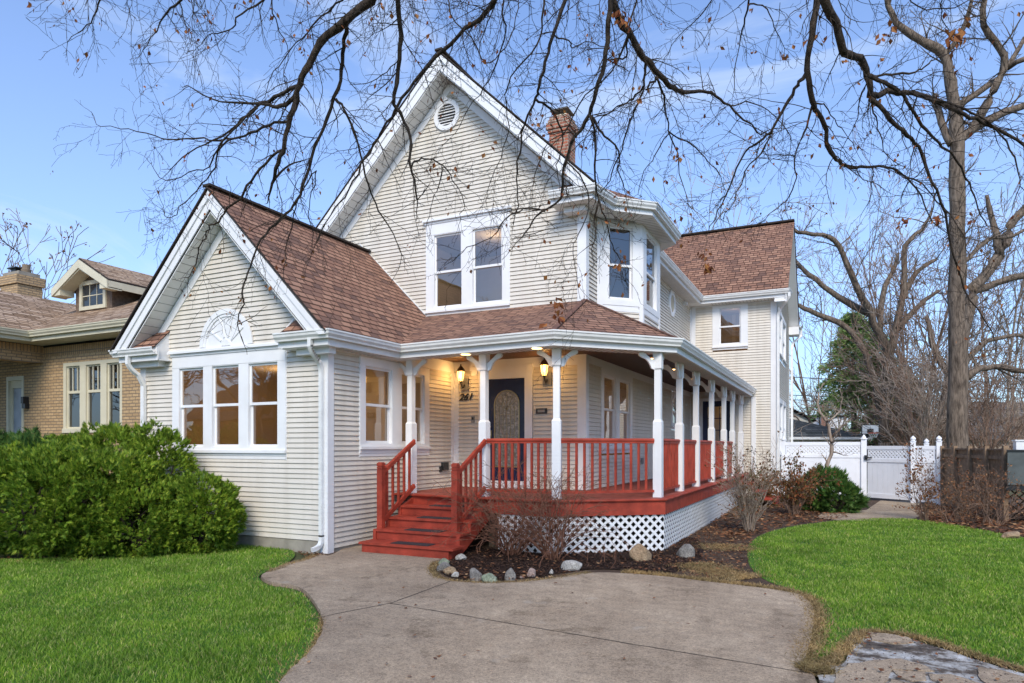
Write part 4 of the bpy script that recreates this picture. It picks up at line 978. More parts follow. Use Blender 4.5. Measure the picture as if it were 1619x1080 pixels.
MUL = [(712, 884), (735, 868), (765, 866), (870, 873), (960, 868), (1050, 852), (1100, 850), (1110, 880), (1060, 905), (985, 900), (935, 899), (880, 906), (850, 911), (790, 916), (735, 915), (704, 908), (694, 896)]
sheet('mulch_bed', smooth_pts(Gp(MUL), 3, rj, .01), -.006, M['mulch'])

def inpoly(P, x, y):
    P = np.array(P); r = np.zeros(len(x), bool); n = len(P)
    for i in range(n):
        x0, y0 = P[i]; x1, y1 = P[(i+1) % n]
        c = ((y0 > y) != (y1 > y)) & (x < (x1-x0)*(y-y0)/(y1-y0+1e-12)+x0); r ^= c
    return r
def edge_dist(P, x, y):
    P = np.array(P); d = np.full(len(x), 1e9)
    for i in range(len(P)):
        a = P[i]; b = P[(i+1) % len(P)]; ab = b-a; t = np.clip(((x-a[0])*ab[0]+(y-a[1])*ab[1])/(ab@ab+1e-12), 0, 1)
        d = np.minimum(d, np.hypot(x-a[0]-t*ab[0], y-a[1]-t*ab[1]))
    return d
def npmesh(name, V, F, mat, parent=None):
    me = bpy.data.meshes.new(name); V = np.ascontiguousarray(V, np.float32).reshape(-1, 3); F = np.ascontiguousarray(F, np.int32); k = F.shape[1]; n = len(F)
    me.vertices.add(len(V)); me.vertices.foreach_set('co', V.ravel()); me.loops.add(n*k); me.loops.foreach_set('vertex_index', F.ravel())
    me.polygons.add(n); me.polygons.foreach_set('loop_start', np.arange(0, n*k, k, dtype=np.int32)); me.polygons.foreach_set('loop_total', np.full(n, k, np.int32))
    me.update(); me.validate(); me.materials.append(mat); o = bpy.data.objects.new(name, me); COL.objects.link(o)
    if parent is not None: o.parent = parent; 
    if parent is not None and parent.type == 'EMPTY': o.location = -Vector(parent.location)
    return o
rg = np.random.default_rng(7)
def blades(x, y, hgt, wid, z0=-.012, lean=.6):
    n = len(x); a = rg.uniform(0, 2*np.pi, n); ld = rg.uniform(0, 2*np.pi, n); h = hgt*rg.uniform(.55, 1.25, n); ln = h*rg.uniform(.1, lean*1.4, n); w = wid*rg.uniform(.6, 1.3, n)
    dx, dy = np.cos(a)*w/2, np.sin(a)*w/2; lx, ly = np.cos(ld)*ln, np.sin(ld)*ln
    z = np.full(n, z0); V = np.empty((n, 5, 3))
    V[:, 0] = np.stack([x-dx, y-dy, z], 1); V[:, 1] = np.stack([x+dx, y+dy, z], 1)
    V[:, 2] = np.stack([x+dx*.8+lx*.35, y+dy*.8+ly*.35, z+h*.55], 1); V[:, 3] = np.stack([x-dx*.8+lx*.35, y-dy*.8+ly*.35, z+h*.55], 1)
    V[:, 4] = np.stack([x+lx, y+ly, z+h*.95], 1)
    b = np.arange(n)*5; F = np.concatenate([np.stack([b, b+1, b+2], 1), np.stack([b, b+2, b+3], 1), np.stack([b+3, b+2, b+4], 1)])
    return V.reshape(-1, 3), F
def scatter(P, dens, near=6.0, pw=1.4, pad=0.0):
    A = np.array(P); x0, y0 = A.min(0); x1, y1 = A.max(0)
    x1 = min(x1, 9); x0 = max(x0, -14); y0 = max(y0, .5)
    n = int(min((x1-x0)*(y1-y0)*dens, 3e6)); x = rg.uniform(x0, x1, n); y = rg.uniform(y0, y1, n)
    D = x*FW.x+y*FW.y; S = x*RT.x+y*RT.y
    k = (D > 3.2) & (np.abs(S) < D*.80+1.2) & (rg.uniform(0, 1, n) < np.minimum(1, (near/np.maximum(D, .1))**pw)); x, y = x[k], y[k]
    k = inpoly(P, x, y); return x[k], y[k]
def clump(x, y, s=1.7):     # patchy growth, fixed to the ground
    return .5+.5*np.sin(x*s*1.7+np.sin(y*s*2.3)*1.3)*np.sin(y*s*1.3+np.cos(x*s*1.9)*1.7)
def lawn(poly, nm, dens):
    P = smooth_pts(Gp(poly), 3); x, y = scatter(P, dens)
    e = edge_dist(P, x, y); c = clump(x, y)
    k = rg.uniform(0, 1, len(x)) < np.clip(.10+e/.22, 0, 1)*(.72+.28*c); x, y, e, c = x[k], y[k], e[k], c[k]
    D = x*FW.x+y*FW.y; hg = (.030+.020*c+.008*rg.uniform(-1, 1, len(x)))*np.clip(.55+e/.5, 0, 1)
    V, F = blades(x, y, hg, .0045+.0006*D*.8); o = npmesh('grass', V, F, M['grass']); tag(o, kind='stuff')
    x, y = scatter(P, dens*.10); e = edge_dist(P, x, y); k = rg.uniform(0, 1, len(x)) < np.clip(1-e/.35, .08, 1); x, y = x[k], y[k]
    V, F = blades(x, y, .035, .006, lean=1.2); o = npmesh('dry_grass', V, F, M['drygrass']); tag(o, kind='stuff')
lawn(LAWN_L, 'l', 6500); lawn(LAWN_R, 'r', 6500)
def fringe(line, w, n, nm='dry_grass', hgt=.03, mat='drygrass'):
    P = [Vector(ground(*p)) for p in line]; X = []; Y = []
    L = sum((b-a).length for a, b in zip(P, P[1:]))
    for a, b in zip(P, P[1:]):
        k = int(n*(b-a).length/L); t = rg.uniform(0, 1, k); off = rg.normal(0, w, k); d = (b-a).normalized()
        X.append(a.x+(b.x-a.x)*t-d.y*off); Y.append(a.y+(b.y-a.y)*t+d.x*off)
    V, F = blades(np.concatenate(X), np.concatenate(Y), hgt, .007, z0=-.008, lean=1.8); o = npmesh(nm, V, F, M[mat]); tag(o, kind='stuff')
fringe([(690, 888), (680, 900), (688, 913), (715, 919), (760, 922), (830, 920), (880, 914), (935, 905)], .035, 2600)
fringe([(985, 903), (1050, 909), (1110, 916), (1180, 924), (1250, 934), (1275, 943), (1288, 957), (1292, 975), (1288, 1003), (1280, 1028), (1274, 1046)], .06, 7000)
fringe([(1090, 890), (1140, 905), (1180, 915)], .18, 4500); fringe([(1180, 870), (1150, 860), (1110, 868)], .2, 2500, hgt=.022)
fringe([(1274, 1046), (1290, 1056), (1310, 1050), (1350, 1012), (1372, 998), (1430, 1002), (1480, 1016), (1560, 1042), (1619, 1060)], .035, 4200)
fringe([(500, 878), (486, 884), (454, 893), (424, 905)], .03, 1400); fringe([(509, 975), (510, 993), (491, 1030), (442, 1080)], .02, 900, hgt=.02)
fringe([(1265, 1058), (1290, 1058), (1300, 1066)], .05, 1500, hgt=.045)

# dead leaves, mulch chips
def leaves(x, y, s, mat, z=0.0, name='fallen_leaves', flat=.35):
    n = len(x); a = rg.uniform(0, 2*np.pi, n); L = s*rg.uniform(.6, 1.3, n); W = L*rg.uniform(.35, .7, n); cur = L*rg.uniform(-.1, flat, n); zz = z+rg.uniform(.002, .02, n)
    c, sn = np.cos(a), np.sin(a); V = np.empty((n, 4, 3)); tl = rg.uniform(-.3, .3, n)*L
    V[:, 0] = np.stack([x-c*L/2, y-sn*L/2, zz+np.abs(cur)], 1); V[:, 1] = np.stack([x-sn*W/2, y+c*W/2, zz+np.maximum(tl, 0)], 1)
    V[:, 2] = np.stack([x+c*L/2, y+sn*L/2, zz+np.abs(cur)*.6], 1); V[:, 3] = np.stack([x+sn*W/2, y-c*W/2, zz+np.maximum(-tl, 0)], 1)
    b = np.arange(n)*4; F = np.concatenate([np.stack([b, b+1, b+3], 1), np.stack([b+1, b+2, b+3], 1)])
    o = npmesh(name, V.reshape(-1, 3), F, M[mat]); return tag(o, kind='stuff')
def scat(poly, n):
    P = Gp(poly); A = np.array(P); x = rg.uniform(A[:, 0].min(), A[:, 0].max(), n*6); y = rg.uniform(A[:, 1].min(), A[:, 1].max(), n*6); k = inpoly(P, x, y); return x[k][:n], y[k][:n]
x, y = scat(MUL, 9000); leaves(x, y, .035, 'chips', -.008, 'mulch_chips', .5)
x, y = scat(MUL, 500); leaves(x, y, .05, 'leafbrown', -.004)
x, y = scat([(1120, 840), (1110, 800), (1180, 790), (1330, 800), (1340, 818), (1240, 832), (1185, 850), (1160, 860)], 2600); leaves(x, y, .085, 'leafbrown', -.01)
x, y = scat([(1000, 880), (1120, 830), (1190, 850), (1180, 905), (1110, 915)], 1500); leaves(x, y, .05, 'leafbrown', -.014)
x, y = scat([(1440, 800), (1600, 800), (1700, 830), (1700, 858), (1560, 842), (1460, 824)], 2600); leaves(x, y, .095, 'leafbrown', -.012)
x, y = scat([(470, 872), (524, 876), (486, 884)], 110); leaves(x, y, .05, 'leafbrown', -.01)
x, y = scat([(0, 875), (380, 850), (380, 862), (250, 880), (100, 888), (0, 890)], 500); leaves(x, y, .05, 'leafbrown', -.01)
x, y = scat([(690, 905), (880, 905), (935, 903), (880, 914), (760, 922)], 160); leaves(x, y, .05, 'leafbrown', .0)
x, y = scat(OLD, 260); leaves(x, y, .04, 'leafbrown', .006)
x, y = scat(OLD, 1500); leaves(x, y, .016, 'chips', .004, 'gravel_bits')
x, y = scat(CONC, 60); leaves(x, y, .045, 'leafbrown', .008)
for px_, py_ in ((537, 980), (600, 958), (694, 1040), (756, 1033), (647, 1073), (1222, 1010)):
    gx, gy = ground(px_, py_); leaves(np.array([gx]), np.array([gy]), .06, 'leafbrown', .008)

# ------------------------------------------------------------------ stones
from mathutils import noise as mn
def rock(px, py, w, h, mat, label, seed, group='stones edging the flower bed'):
    gx, gy = ground(px, py); D = 1.6*1062/(py-705.0); W = w*D/1062/2; H = h*D/1062; mb = MB()
    import bmesh as _b
    bm = _b.new(); _b.ops.create_icosphere(bm, subdivisions=4, radius=1.0); r = random.Random(seed)
    off = Vector((r.uniform(0, 50), r.uniform(0, 50), r.uniform(0, 50))); cuts = [(Vector((r.uniform(-1, 1), r.uniform(-1, 1), r.uniform(-.2, 1))).normalized(), r.uniform(.62, .85)) for _ in range(9)]
    for v in bm.verts:
        n_ = v.co.copy(); d = 1+.22*mn.noise(n_*1.3+off)+.07*mn.noise(n_*4+off)
        p = n_*d
        for cn, cd in cuts:
            e = p.dot(cn)-cd
            if e > 0: p -= cn*e*.85
        p += n_*.015*mn.noise(n_*14+off)
        v.co = Vector((p.x*W, p.y*W*.8, p.z*H*.68+H*.36))
    me = bpy.data.meshes.new('stone'); bm.to_mesh(me); bm.free(); me.polygons.foreach_set('use_smooth', [True]*len(me.polygons)); me.materials.append(M[mat])
    o = bpy.data.objects.new('stone', me); COL.objects.link(o); o.location = (gx, gy+W*.5, -.02); o.rotation_euler.z = r.uniform(-.4, .4)+YAW
    tag(o, label, 'stone', group)
rock(698, 891, 20, 9, 'st_green', 'mossy stone beside the bottom porch step', 1)
rock(698, 901, 22, 14, 'st_grey', 'smooth grey stone next to the mossy one at the bed end', 2)
rock(709, 907, 24, 13, 'st_tan', 'low tan stone touching the smallest pale stone', 3)
rock(719, 911, 13, 9, 'st_white', 'smallest pale stone in front of the low tan one', 4)
rock(748, 917, 26, 20, 'st_grey', 'chunky grey stone at the middle of the bed edge near the drive joint', 5)
rock(771, 920, 27, 15, 'st_green', 'wedge shaped pale greenish stone lying against the drive', 6)
rock(803, 916, 21, 19, 'st_grey', 'dark brownish stone with a split face in the bed edge', 7)
rock(839, 911, 17, 15, 'st_pink', 'round pinkish stone in the bed edge', 8)
rock(871, 906, 9, 8, 'st_white', 'tiny white stone left of the big pale boulder', 9)
rock(823, 913, 11, 5, 'st_pink', 'flat little chip of stone between the dark and pinkish stones', 10)
rock(900, 901, 33, 20, 'st_white', 'big pale speckled boulder in front of the lattice', 11)
rock(726, 884, 20, 10, 'st_white', 'pale broken stone beside the stair stringer', 12)
rock(1010, 886, 38, 26, 'st_tan', 'large golden tan boulder leaning at the lattice corner', 13)
rock(1083, 881, 30, 24, 'st_grey', 'grey pointed boulder in the soil right of the lattice corner', 14)
rock(1600, 851, 38, 12, 'st_tan', 'flat mossy tan stone at the far right edge of the lawn', 15)

# ------------------------------------------------------------------ branches and shrubs
def grow(mb, p, d, L, r, rnd, droop=0.0, wob=.35, seg=6, sub=2, subn=4, n=4, tips=None, ang=.7, rmin=.0012):
    pts = [p.copy()]; rad = [r]; q = p.copy(); d = d.normalized(); kids = []
    for i in range(seg):
        d = (d + Vector((rnd.gauss(0, 1), rnd.gauss(0, 1), rnd.gauss(0, 1)))*wob*.28 + Vector((0, 0, -droop/seg))).normalized()
        q = q+d*(L/seg); pts.append(q.copy()); rad.append(max(r*(1-.8*(i+1)/seg), rmin))
        if sub and i >= 0: kids.append((q.copy(), d.copy(), rad[-1], (i+1)/seg))
    mb.tube(pts, rad, n, cap=False)
    if tips is not None: tips.append((q.copy(), d.copy()))
    if sub:
        for _ in range(subn):
            k = rnd.choice(kids); ax = Vector((rnd.gauss(0, 1), rnd.gauss(0, 1), rnd.gauss(0, 1))).cross(k[1]).normalized()
            dd = (k[1]*math.cos(ang)+ax*math.sin(ang)*rnd.uniform(.7, 1.2)).normalized()
            grow(mb, k[0], dd, L*rnd.uniform(.25, .55)*(1.25-k[3]*.5), max(k[2]*.7, rmin), rnd, droop, wob, max(3, seg-2), sub-1, max(2, subn-1), 3 if sub < 2 else n, tips, ang, rmin)
def leafcluster(mb, p, rnd, s=.06, n=4, hang=True):
    for _ in range(n):
        q = p+Vector((rnd.uniform(-1, 1), rnd.uniform(-1, 1), rnd.uniform(-1.6, .2)))*s*.7; d = Vector((rnd.gauss(0, .6), rnd.gauss(0, .6), -1 if hang else rnd.gauss(0, .8))).normalized()
        a = d.cross(Vector((rnd.gauss(0, 1), rnd.gauss(0, 1), .1))).normalized(); L = s*rnd.uniform(.5, 1.2); w = L*rnd.uniform(.22, .4); nn = d.cross(a)*w*rnd.uniform(.2, .7)
        m = q+d*L*.5; t = q+d*L; mb.poly([q, m+a*w-nn, t, m]); mb.poly([q, m, t, m-a*w-nn*.5])
def bare_shrub(name, loc, h, spread, stems, label, mat='twig', seed=0, group=None, leafmat=None, nleaf=0, droop=.25, r=.008, sub=2, subn=5, base=.12, up=1.0, wob=.35, leafs=.04, rmin=.0016, cat='shrub'):
    rnd = random.Random(seed); root = empty(name, (*loc, 0), label, cat, group); mb = MB(); tips = []; L0 = Vector((*loc, 0))
    for k in range(stems):
        a = rnd.uniform(0, 2*math.pi); b = Vector((math.cos(a)*base*rnd.random(), math.sin(a)*base*rnd.random(), -.02)); sp = spread*math.sqrt(rnd.random())
        d = Vector((math.cos(a)*sp/h, math.sin(a)*sp/h, up)); grow(mb, L0+b, d, h*rnd.uniform(.7, 1.12), r*rnd.uniform(.6, 1.2), rnd, droop, wob, 8, sub, subn, 4, tips, .6, rmin)
    mb.build('stems', M[mat], root)
    if leafmat:
        lb = MB(); rnd.shuffle(tips)
        for p, d in tips[:nleaf]: leafcluster(lb, p, rnd, leafs, 3, False)
        lb.build('leaves', M[leafmat], root)
    return root
bare_shrub('bare_shrub', (-4.35, 8.93), 1.28, .85, 34, 'leafless twiggy shrub left of the porch post in the mulch', seed=3, group='bare shrubs before the lattice', sub=2, subn=5, droop=.45, r=.010, wob=.6, rmin=.0026, mat='redtwig')
bare_shrub('bare_shrub', (-3.62, 8.80), 1.28, .80, 34, 'leafless twiggy shrub in front of the angled lattice beside the pale boulder', seed=9, group='bare shrubs before the lattice', sub=2, subn=5, droop=.45, r=.010, wob=.6, rmin=.0026, mat='redtwig')
bare_shrub('vase_shrub', (-1.52, 13.47), 1.30, .40, 36, 'tall vase shaped shrub with pale bare stems at the porch side', 'twigpale', 5, None, 'shrubleaf', 260, .05, .014, 2, 5, .10, leafs=.05, rmin=.0025, wob=.28)
bare_shrub('leafy_shrub', (-.95, 17.0), 1.05, .42, 24, 'rusty leaved shrub between the vase shaped shrub and the yew', 'twig', 6, None, 'shrubleaf', 1100, .05, .012, 2, 5, .12, leafs=.075, rmin=.003)
bare_shrub('leafy_shrub', (-1.95, 19.9), .7, .5, 20, 'low rusty shrub against the rear wall corner', 'twig', 16, None, 'shrubleaf', 900, .05, .010, 2, 5, .12, leafs=.08, rmin=.003)
bare_shrub('thin_shrub', (1.72, 17.0), 1.25, .26, 13, 'thin upright shrub with dry dark leaves in front of the white gate', 'twig', 11, None, 'leafbrown', 240, .0, .010, 2, 4, .10, leafs=.06, rmin=.003)
for i, (px_, py_, h_) in enumerate(((1506, 826, .8), (1527, 822, 1.0), (1552, 826, 1.05), (1575, 830, .95), (1543, 814, 1.35))):
    bare_shrub('fence_brush', ground(px_, py_), h_, .4, 13, ['dry brush beside the right end of the white fence', 'dense dry brush at the foot of the thick tree trunk', 'tangled dry brush in the middle of the brown fence', 'dry brush beside the grey trailer', 'tallest brush tangle against the brown fence'][i], 'twig', 30+i, 'dry brush along the brown fence', 'leafbrown', 90, .15, .008, 2, 4, .2, leafs=.05, rmin=.0022, wob=.6)
# broad evergreens
def evergreen(name, blobs, n, label, mat='yew', s=.062, seed=0, cat='shrub', group=None, core=True, stem=True):
    """blobs: (x, y, z, rx, ry, rz); sprays of narrow leaflets over and inside the lumpy volume"""
    r = np.random.default_rng(seed); rnd = random.Random(seed); B = np.array(blobs); area = (B[:, 3]*B[:, 5]+B[:, 3]*B[:, 4]+B[:, 4]*B[:, 5]); w = area/area.sum(); L0 = (float(B[0, 0]), float(B[0, 1]), 0.0)
    root = empty(name, L0, label, cat, group); c = r.choice(len(B), n, p=w)
    dv = r.normal(0, 1, (n, 3)); dv /= np.linalg.norm(dv, axis=1)[:, None]; lum = 1+.10*np.sin(dv[:, 0]*7+c)*np.sin(dv[:, 2]*6+c*2)+.07*np.sin(dv[:, 1]*13+c)
    rr = np.clip(1-np.abs(r.normal(0, .12, n)), .45, 1.0)*lum*r.uniform(.96, 1.05, n)
    P = B[c, :3]+dv*B[c, 3:]*rr[:, None]
    ok = P[:, 2] > .03
    hol = np.sin(P[:, 0]*14+2*np.sin(P[:, 2]*5))*np.sin(P[:, 1]*13+1.5*np.sin(P[:, 0]*6))+np.sin(P[:, 2]*16+2*np.sin(P[:, 1]*5+P[:, 0]*4))*.8
    ok &= ~((rr > .80) & (hol < -.25) & (r.uniform(0, 1, n) < .88))
    # drop points deep inside other blobs
    for b in B:
        q = (P-b[:3])/b[3:]; ok &= ~((q*q).sum(1) < .62)
    P = P[ok]; dv = dv[ok]; n = len(P)
    out = dv+np.array([0, 0, .45]); out += r.normal(0, .55, (n, 3)); out /= np.linalg.norm(out, axis=1)[:, None]
    sd = np.cross(out, r.normal(0, 1, (n, 3))); sd /= np.linalg.norm(sd, axis=1)[:, None]; L = s*r.uniform(.6, 1.5, n)
    Vs = []; Fs = []; o0 = 0
    K = 9
    for k in range(K):           # a flat fan of slim leaflets
        t = (k-(K-1)/2)/((K-1)/2); a0 = P+out*(L*.12*abs(t))[:, None]*1.0; ang = t*.85
        d = out*math.cos(ang)+sd*math.sin(ang); ll = L*(1-.42*abs(t)); a1 = P+out*(L*(.34-.25*abs(t)))[:, None]; nrm = np.cross(out, sd)
        wdt = (L*.055)[:, None]; tip = a1+d*ll[:, None]+nrm*(L*r.uniform(-.2, .2, n))[:, None]; sdk = np.cross(d, nrm)*wdt
        V = np.stack([P, a1+d*(ll*.4)[:, None]+sdk, tip, a1+d*(ll*.4)[:, None]-sdk], 1)
        b = o0+np.arange(n)*4; Vs.append(V.reshape(-1, 3)); Fs.append(np.stack([b, b+1, b+2, b+3], 1)); o0 += n*4
    npmesh('foliage', np.concatenate(Vs), np.concatenate(Fs), M[mat], root)
    st = MB()
    for b in B:
        for _ in range(7):
            a = rnd.uniform(0, 6.28); g0 = Vector((b[0], b[1], -.02)); q = Vector((b[0]+math.cos(a)*b[3]*.75, b[1]+math.sin(a)*b[4]*.75, b[2]+b[5]*rnd.uniform(-.1, .6)))
            st.tube([g0, g0.lerp(q, .45)+Vector((0, 0, .12)), q], [.03, .02, .006], 5)
    st.build('stems', M['bark'], root)
evergreen('evergreen_shrub', [(-11.4, 5.75, .68, 1.05, .95, .78), (-10.35, 5.95, .78, 1.05, .85, .74), (-11.0, 5.9, 1.0, .8, .7, .6)], 42000, 'broad bright green evergreen at the far left end of the hedge', seed=1, group='evergreen shrubs before the front windows')
evergreen('evergreen_shrub', [(-9.75, 6.45, .74, .82, .74, .78), (-9.35, 6.55, .55, .75, .65, .62), (-9.9, 6.3, .45, .8, .7, .55)], 38000, 'rounded evergreen shrub in the middle of the hedge under the triple window', seed=2, group='evergreen shrubs before the front windows')
evergreen('evergreen_shrub', [(-8.72, 7.15, .56, .60, .48, .56), (-8.85, 7.1, .38, .66, .5, .44)], 21000, 'smallest evergreen shrub at the right end of the hedge by the bare siding', seed=3, group='evergreen shrubs before the front windows')
evergreen('evergreen_shrub', [(-10.7, 7.05, 1.18, .95, .55, .74), (-9.85, 7.15, 1.10, .75, .5, .78), (-11.6, 7.0, 1.05, .75, .6, .74)], 32000, 'tallest evergreen shrub at the back of the hedge beside the left downspout', seed=4, group='evergreen shrubs before the front windows')
evergreen('yew_shrub', [(-.30, 18.4, .45, .55, .5, .56), (-.02, 18.2, .30, .52, .45, .38)], 6500, 'dark green yew shrub in front of the white fence', 'yew2', .11, 5)
evergreen('clipped_shrub', [(-15.6, 7.6, .95, .75, .7, .95)], 4500, 'dark clipped shrub before the neighbour\'s brick wall at left', 'yew2', .12, 6, group='shrubs before the brick house')
evergreen('clipped_shrub', [(-14.1, 7.7, .9, .7, .6, .9)], 4000, 'dark shrub before the left pane of the neighbour\'s triple window', 'yew2', .12, 7, group='shrubs before the brick house')
# ------------------------------------------------------------------ white vinyl fence and gate
def acorn(mb, x, y, z, r=.05): mb.lathe((x, y, z), [(r*1.15, 0), (r*1.15, .02), (r*.6, .03), (r*.95, .06), (r*1.0, .085), (r*.7, .12), (r*.25, .15), (.004, .165)], 12)
def fpost(name, p, z1, w=.062, parent=None, cap='pyr'):
    mb = MB(); mb.box(p[0]-w, p[0]+w, p[1]-w, p[1]+w, -.05, z1); o = mb.build(name, M['vinyl'], parent, bevel=.004)
    c = MB()
    if cap == 'pyr': c.lathe((p[0], p[1], z1), [(w*1.55, 0), (w*1.55, .02), (w*.9, .035), (w*.9, .05), (w*.4, .11), (.01, .14)], 12)
    else: acorn(c, p[0], p[1], z1, w*1.15)
    c.build('post_cap', M['vinyl'], o); return o
def fpanel(parent, p, q, zb, zt, zl, name='panel'):
    F, L = wallF(p, q); mb = MB(); mb.fbox(F, 0, L, zt-.10, zt, -.03, .03); mb.fbox(F, 0, L, zl-.10, zl, -.03, .03); mb.fbox(F, 0, L, zb, zb+.13, -.03, .03)
    build_split(mb, 'rail', M['vinyl'], parent, bevel=.004); bd = MB(); u = .0; k = max(2, int(L/.16)); w = L/k
    for i in range(k): bd.fbox(F, i*w+.003, (i+1)*w-.003, zb+.13, zl-.10, -.011, .011)
    bd.fbox(F, 0, L, zb+.13, zl-.10, -.004, .004)
    bd.build('boards', M['vinyl'], parent); lattice(F, .02, L-.02, zl, zt-.10, 'lattice', parent, pitch=.105, w=.045, th=.008, mat=M['vinyl'], frame=True)
fe = empty('vinyl_fence', (-.4, 22.85, 0), 'long white vinyl fence panel with lattice top between the house and the gate', 'fence')
A_, B_ = (-1.55, 22.85), (.70, 22.85)
fpost('post', A_, 1.78, parent=fe); fpost('post', B_, 1.80, .075, parent=fe); fpanel(fe, (A_[0]+.06, A_[1]), (B_[0]-.07, B_[1]), .10, 1.72, 1.34)
ga = empty('vinyl_gate', (1.3, 22.4, 0), 'closed white vinyl gate with lattice top and black latch', 'gate'); g0, g1 = (.80, 22.80), (1.83, 22.02)
fpanel(ga, g0, g1, .06, 1.60, 1.22); m_ = MB(); m_.box(.71, .79, 22.71, 22.77, 1.18, 1.32); m_.bar((.74, 22.70, 1.25), (.90, 22.66, 1.25), .03, .03); m_.build('latch', M['black'], ga)
fe2 = empty('vinyl_fence', (2.2, 21.9, 0), 'short white vinyl fence panel right of the gate with acorn capped posts', 'fence')
fpost('post', (1.90, 21.95), 1.72, .062, fe2, 'acorn'); fpost('post', (2.50, 21.78), 1.72, .062, fe2, 'acorn'); fpanel(fe2, (1.96, 21.93), (2.44, 21.80), .03, 1.60, 1.22)
fe3 = empty('vinyl_fence', (2.6, 24.5, 0), 'white fence post seen over the short panel', 'fence'); fpost('post', (2.46, 24.3), 1.66, .062, fe3, 'acorn')
# brown board fence
bf = empty('board_fence', (3.2, 20.0, 0), 'weathered brown board fence behind the dry brush', 'fence')
Aq, Bq = Vector((2.62, 21.75)), Vector(ground(1594, 823))
F, L = wallF(Aq, Bq); mb = MB(); u = 0
rb = random.Random(8)
while u < L: mb.fbox(F, u, min(u+.135, L), -.03, 1.50+rb.uniform(-.01, .01), -.01, .012); u += .142
mb.build('boards', M['fencewood'], bf); mb = MB(); mb.fbox(F, 0, L, 1.50, 1.54, -.05, .06); mb.fbox(F, 0, L, 1.30, 1.38, .012, .05); build_split(mb, 'rail', M['fencewood'], bf)
for k in range(5): mb = MB(); mb.fbox(F, L*k/4-.05, L*k/4+.05, -.03, 1.6, .012, .10); mb.build('post', M['fencewood'], bf)
# trailer at the right edge
tr = empty('utility_trailer', (4.2, 15.2, 0), 'grey sided utility trailer cut by the right edge of the photo', 'trailer')
c0 = at(1593, 712, 14.2); x0, y0 = c0.x, c0.y; Ft = Frame((x0, y0), (.98, -.18), (-.18, -.98))
mb = MB(); mb.fbox(Ft, 0, 2.6, .78, 1.50, -.05, .0); mb.fbox(Ft, 0, .05, .78, 1.5, -1.3, -.05); mb.fbox(Ft, 0, 2.6, .74, .79, -1.3, -.05); mb.build('side_panel', M['trailer'], tr, bevel=.01)
mb = MB()
mb.fbox(Ft, -.02, 2.62, 1.48, 1.52, -.06, .02); mb.fbox(Ft, -.02, 2.62, .66, .75, -.1, .02); mb.fbox(Ft, .30, .36, .5, .67, -1.2, -.02); mb.build('chassis', M['black'], tr)
wh = MB(); cw = Ft.p(.62, .02, .33)
a0 = Ft.p(.62, -.20, .33); n_ = 28; 
for (ra, rb_, d0, d1, mt) in ((.33, .20, -.2, .0, 0),):
    ring0 = []
    for k in range(n_):
        t0, t1 = 2*math.pi*k/n_, 2*math.pi*(k+1)/n_; P = lambda r, t, d: Ft.p(.62+r*math.cos(t), d, .33+r*math.sin(t))
        wh.poly([P(ra, t0, d1), P(ra, t1, d1), P(rb_, t1, d1), P(rb_, t0, d1)]); wh.poly([P(ra, t0, d0), P(ra, t1, d0), P(ra, t1, d1), P(ra, t0, d1)]); wh.poly([P(rb_, t0, d1), P(rb_, t1, d1), P(rb_, t1, d1-.05), P(rb_, t0, d1-.05)])
wh.build('tyre', M['tyre'], tr); hb = MB(); hb.poly([Ft.p(.62+.2*math.cos(2*math.pi*k/24), -.05, .33+.2*math.sin(2*math.pi*k/24)) for k in range(24)]); hb.build('rim', M['greybox'], tr)
lp = lattice(Frame(Ft.p(-.12, -.9, 0).xy, (.98, -.18), (-.18, -.98)), 0, .5, -.02, .66, 'lattice_panel', bf, pitch=.16, w=.03, mat=M['greenish'])
wb = MB(); cq = Ft.p(.17, -.3, 0); wb.box(cq.x-.02, cq.x+.35, cq.y, cq.y+.3, 1.505, 1.70); wb.box(cq.x-.04, cq.x+.37, cq.y-.02, cq.y+.32, 1.70, 1.73); o = wb.build('storage_box', M['white'], bevel=.01); tag(o, 'small white lidded box on top of the grey trailer', 'box')
# ------------------------------------------------------------------ brick neighbour
nb = empty('brick_house', (-16.0, 10.5, 0), 'tan brick bungalow with brown roof and gabled dormer at the left edge', 'house')
NY, NX = 9.5, -17.0; Fn = frontF(NY)
def bwall(mb, F, u0, u1, z0, z1, holes=(), d=0.0):
    us = sorted({u0, u1, *[h[0] for h in holes], *[h[1] for h in holes]}); zs = sorted({z0, z1, *[h[2] for h in holes], *[h[3] for h in holes]})
    for a, b in zip(us, us[1:]):
        for c, e in zip(zs, zs[1:]):
            m1, m2 = (a+b)/2, (c+e)/2
            if any(h[0] < m1 < h[1] and h[2] < m2 < h[3] for h in holes): continue
            mb.poly([F.p(a, d, c), F.p(b, d, c), F.p(b, d, e), F.p(a, d, e)], [(a, c), (b, c), (b, e), (a, e)])
    for h in holes:
        for (p, q) in (((h[0], h[2]), (h[0], h[3])), ((h[0], h[3]), (h[1], h[3])), ((h[1], h[3]), (h[1], h[2])), ((h[1], h[2]), (h[0], h[2]))):
            mb.poly([F.p(p[0], d, p[1]), F.p(q[0], d, q[1]), F.p(q[0], d-.12, q[1]), F.p(p[0], d-.12, p[1])], [(p[0], p[1]), (q[0], q[1]), (q[0]+.1, q[1]), (p[0]+.1, p[1])])
M['nightroom'] = paint('dim_room', (.10, .085, .07), .8, .2, 3.0, 0)
hw = (-16.22, -14.10, 1.9, 3.52); hd_ = (-18.50, -17.78, .9, 3.30)
mb = MB(); bwall(mb, Fn, -24, -12.9, -.1, 3.70, [hw, hd_]); Fr = sideF(-12.9); bwall(mb, Fr, NY, 16, -.1, 4.0); mb.build('wall', M['brick'], nb)
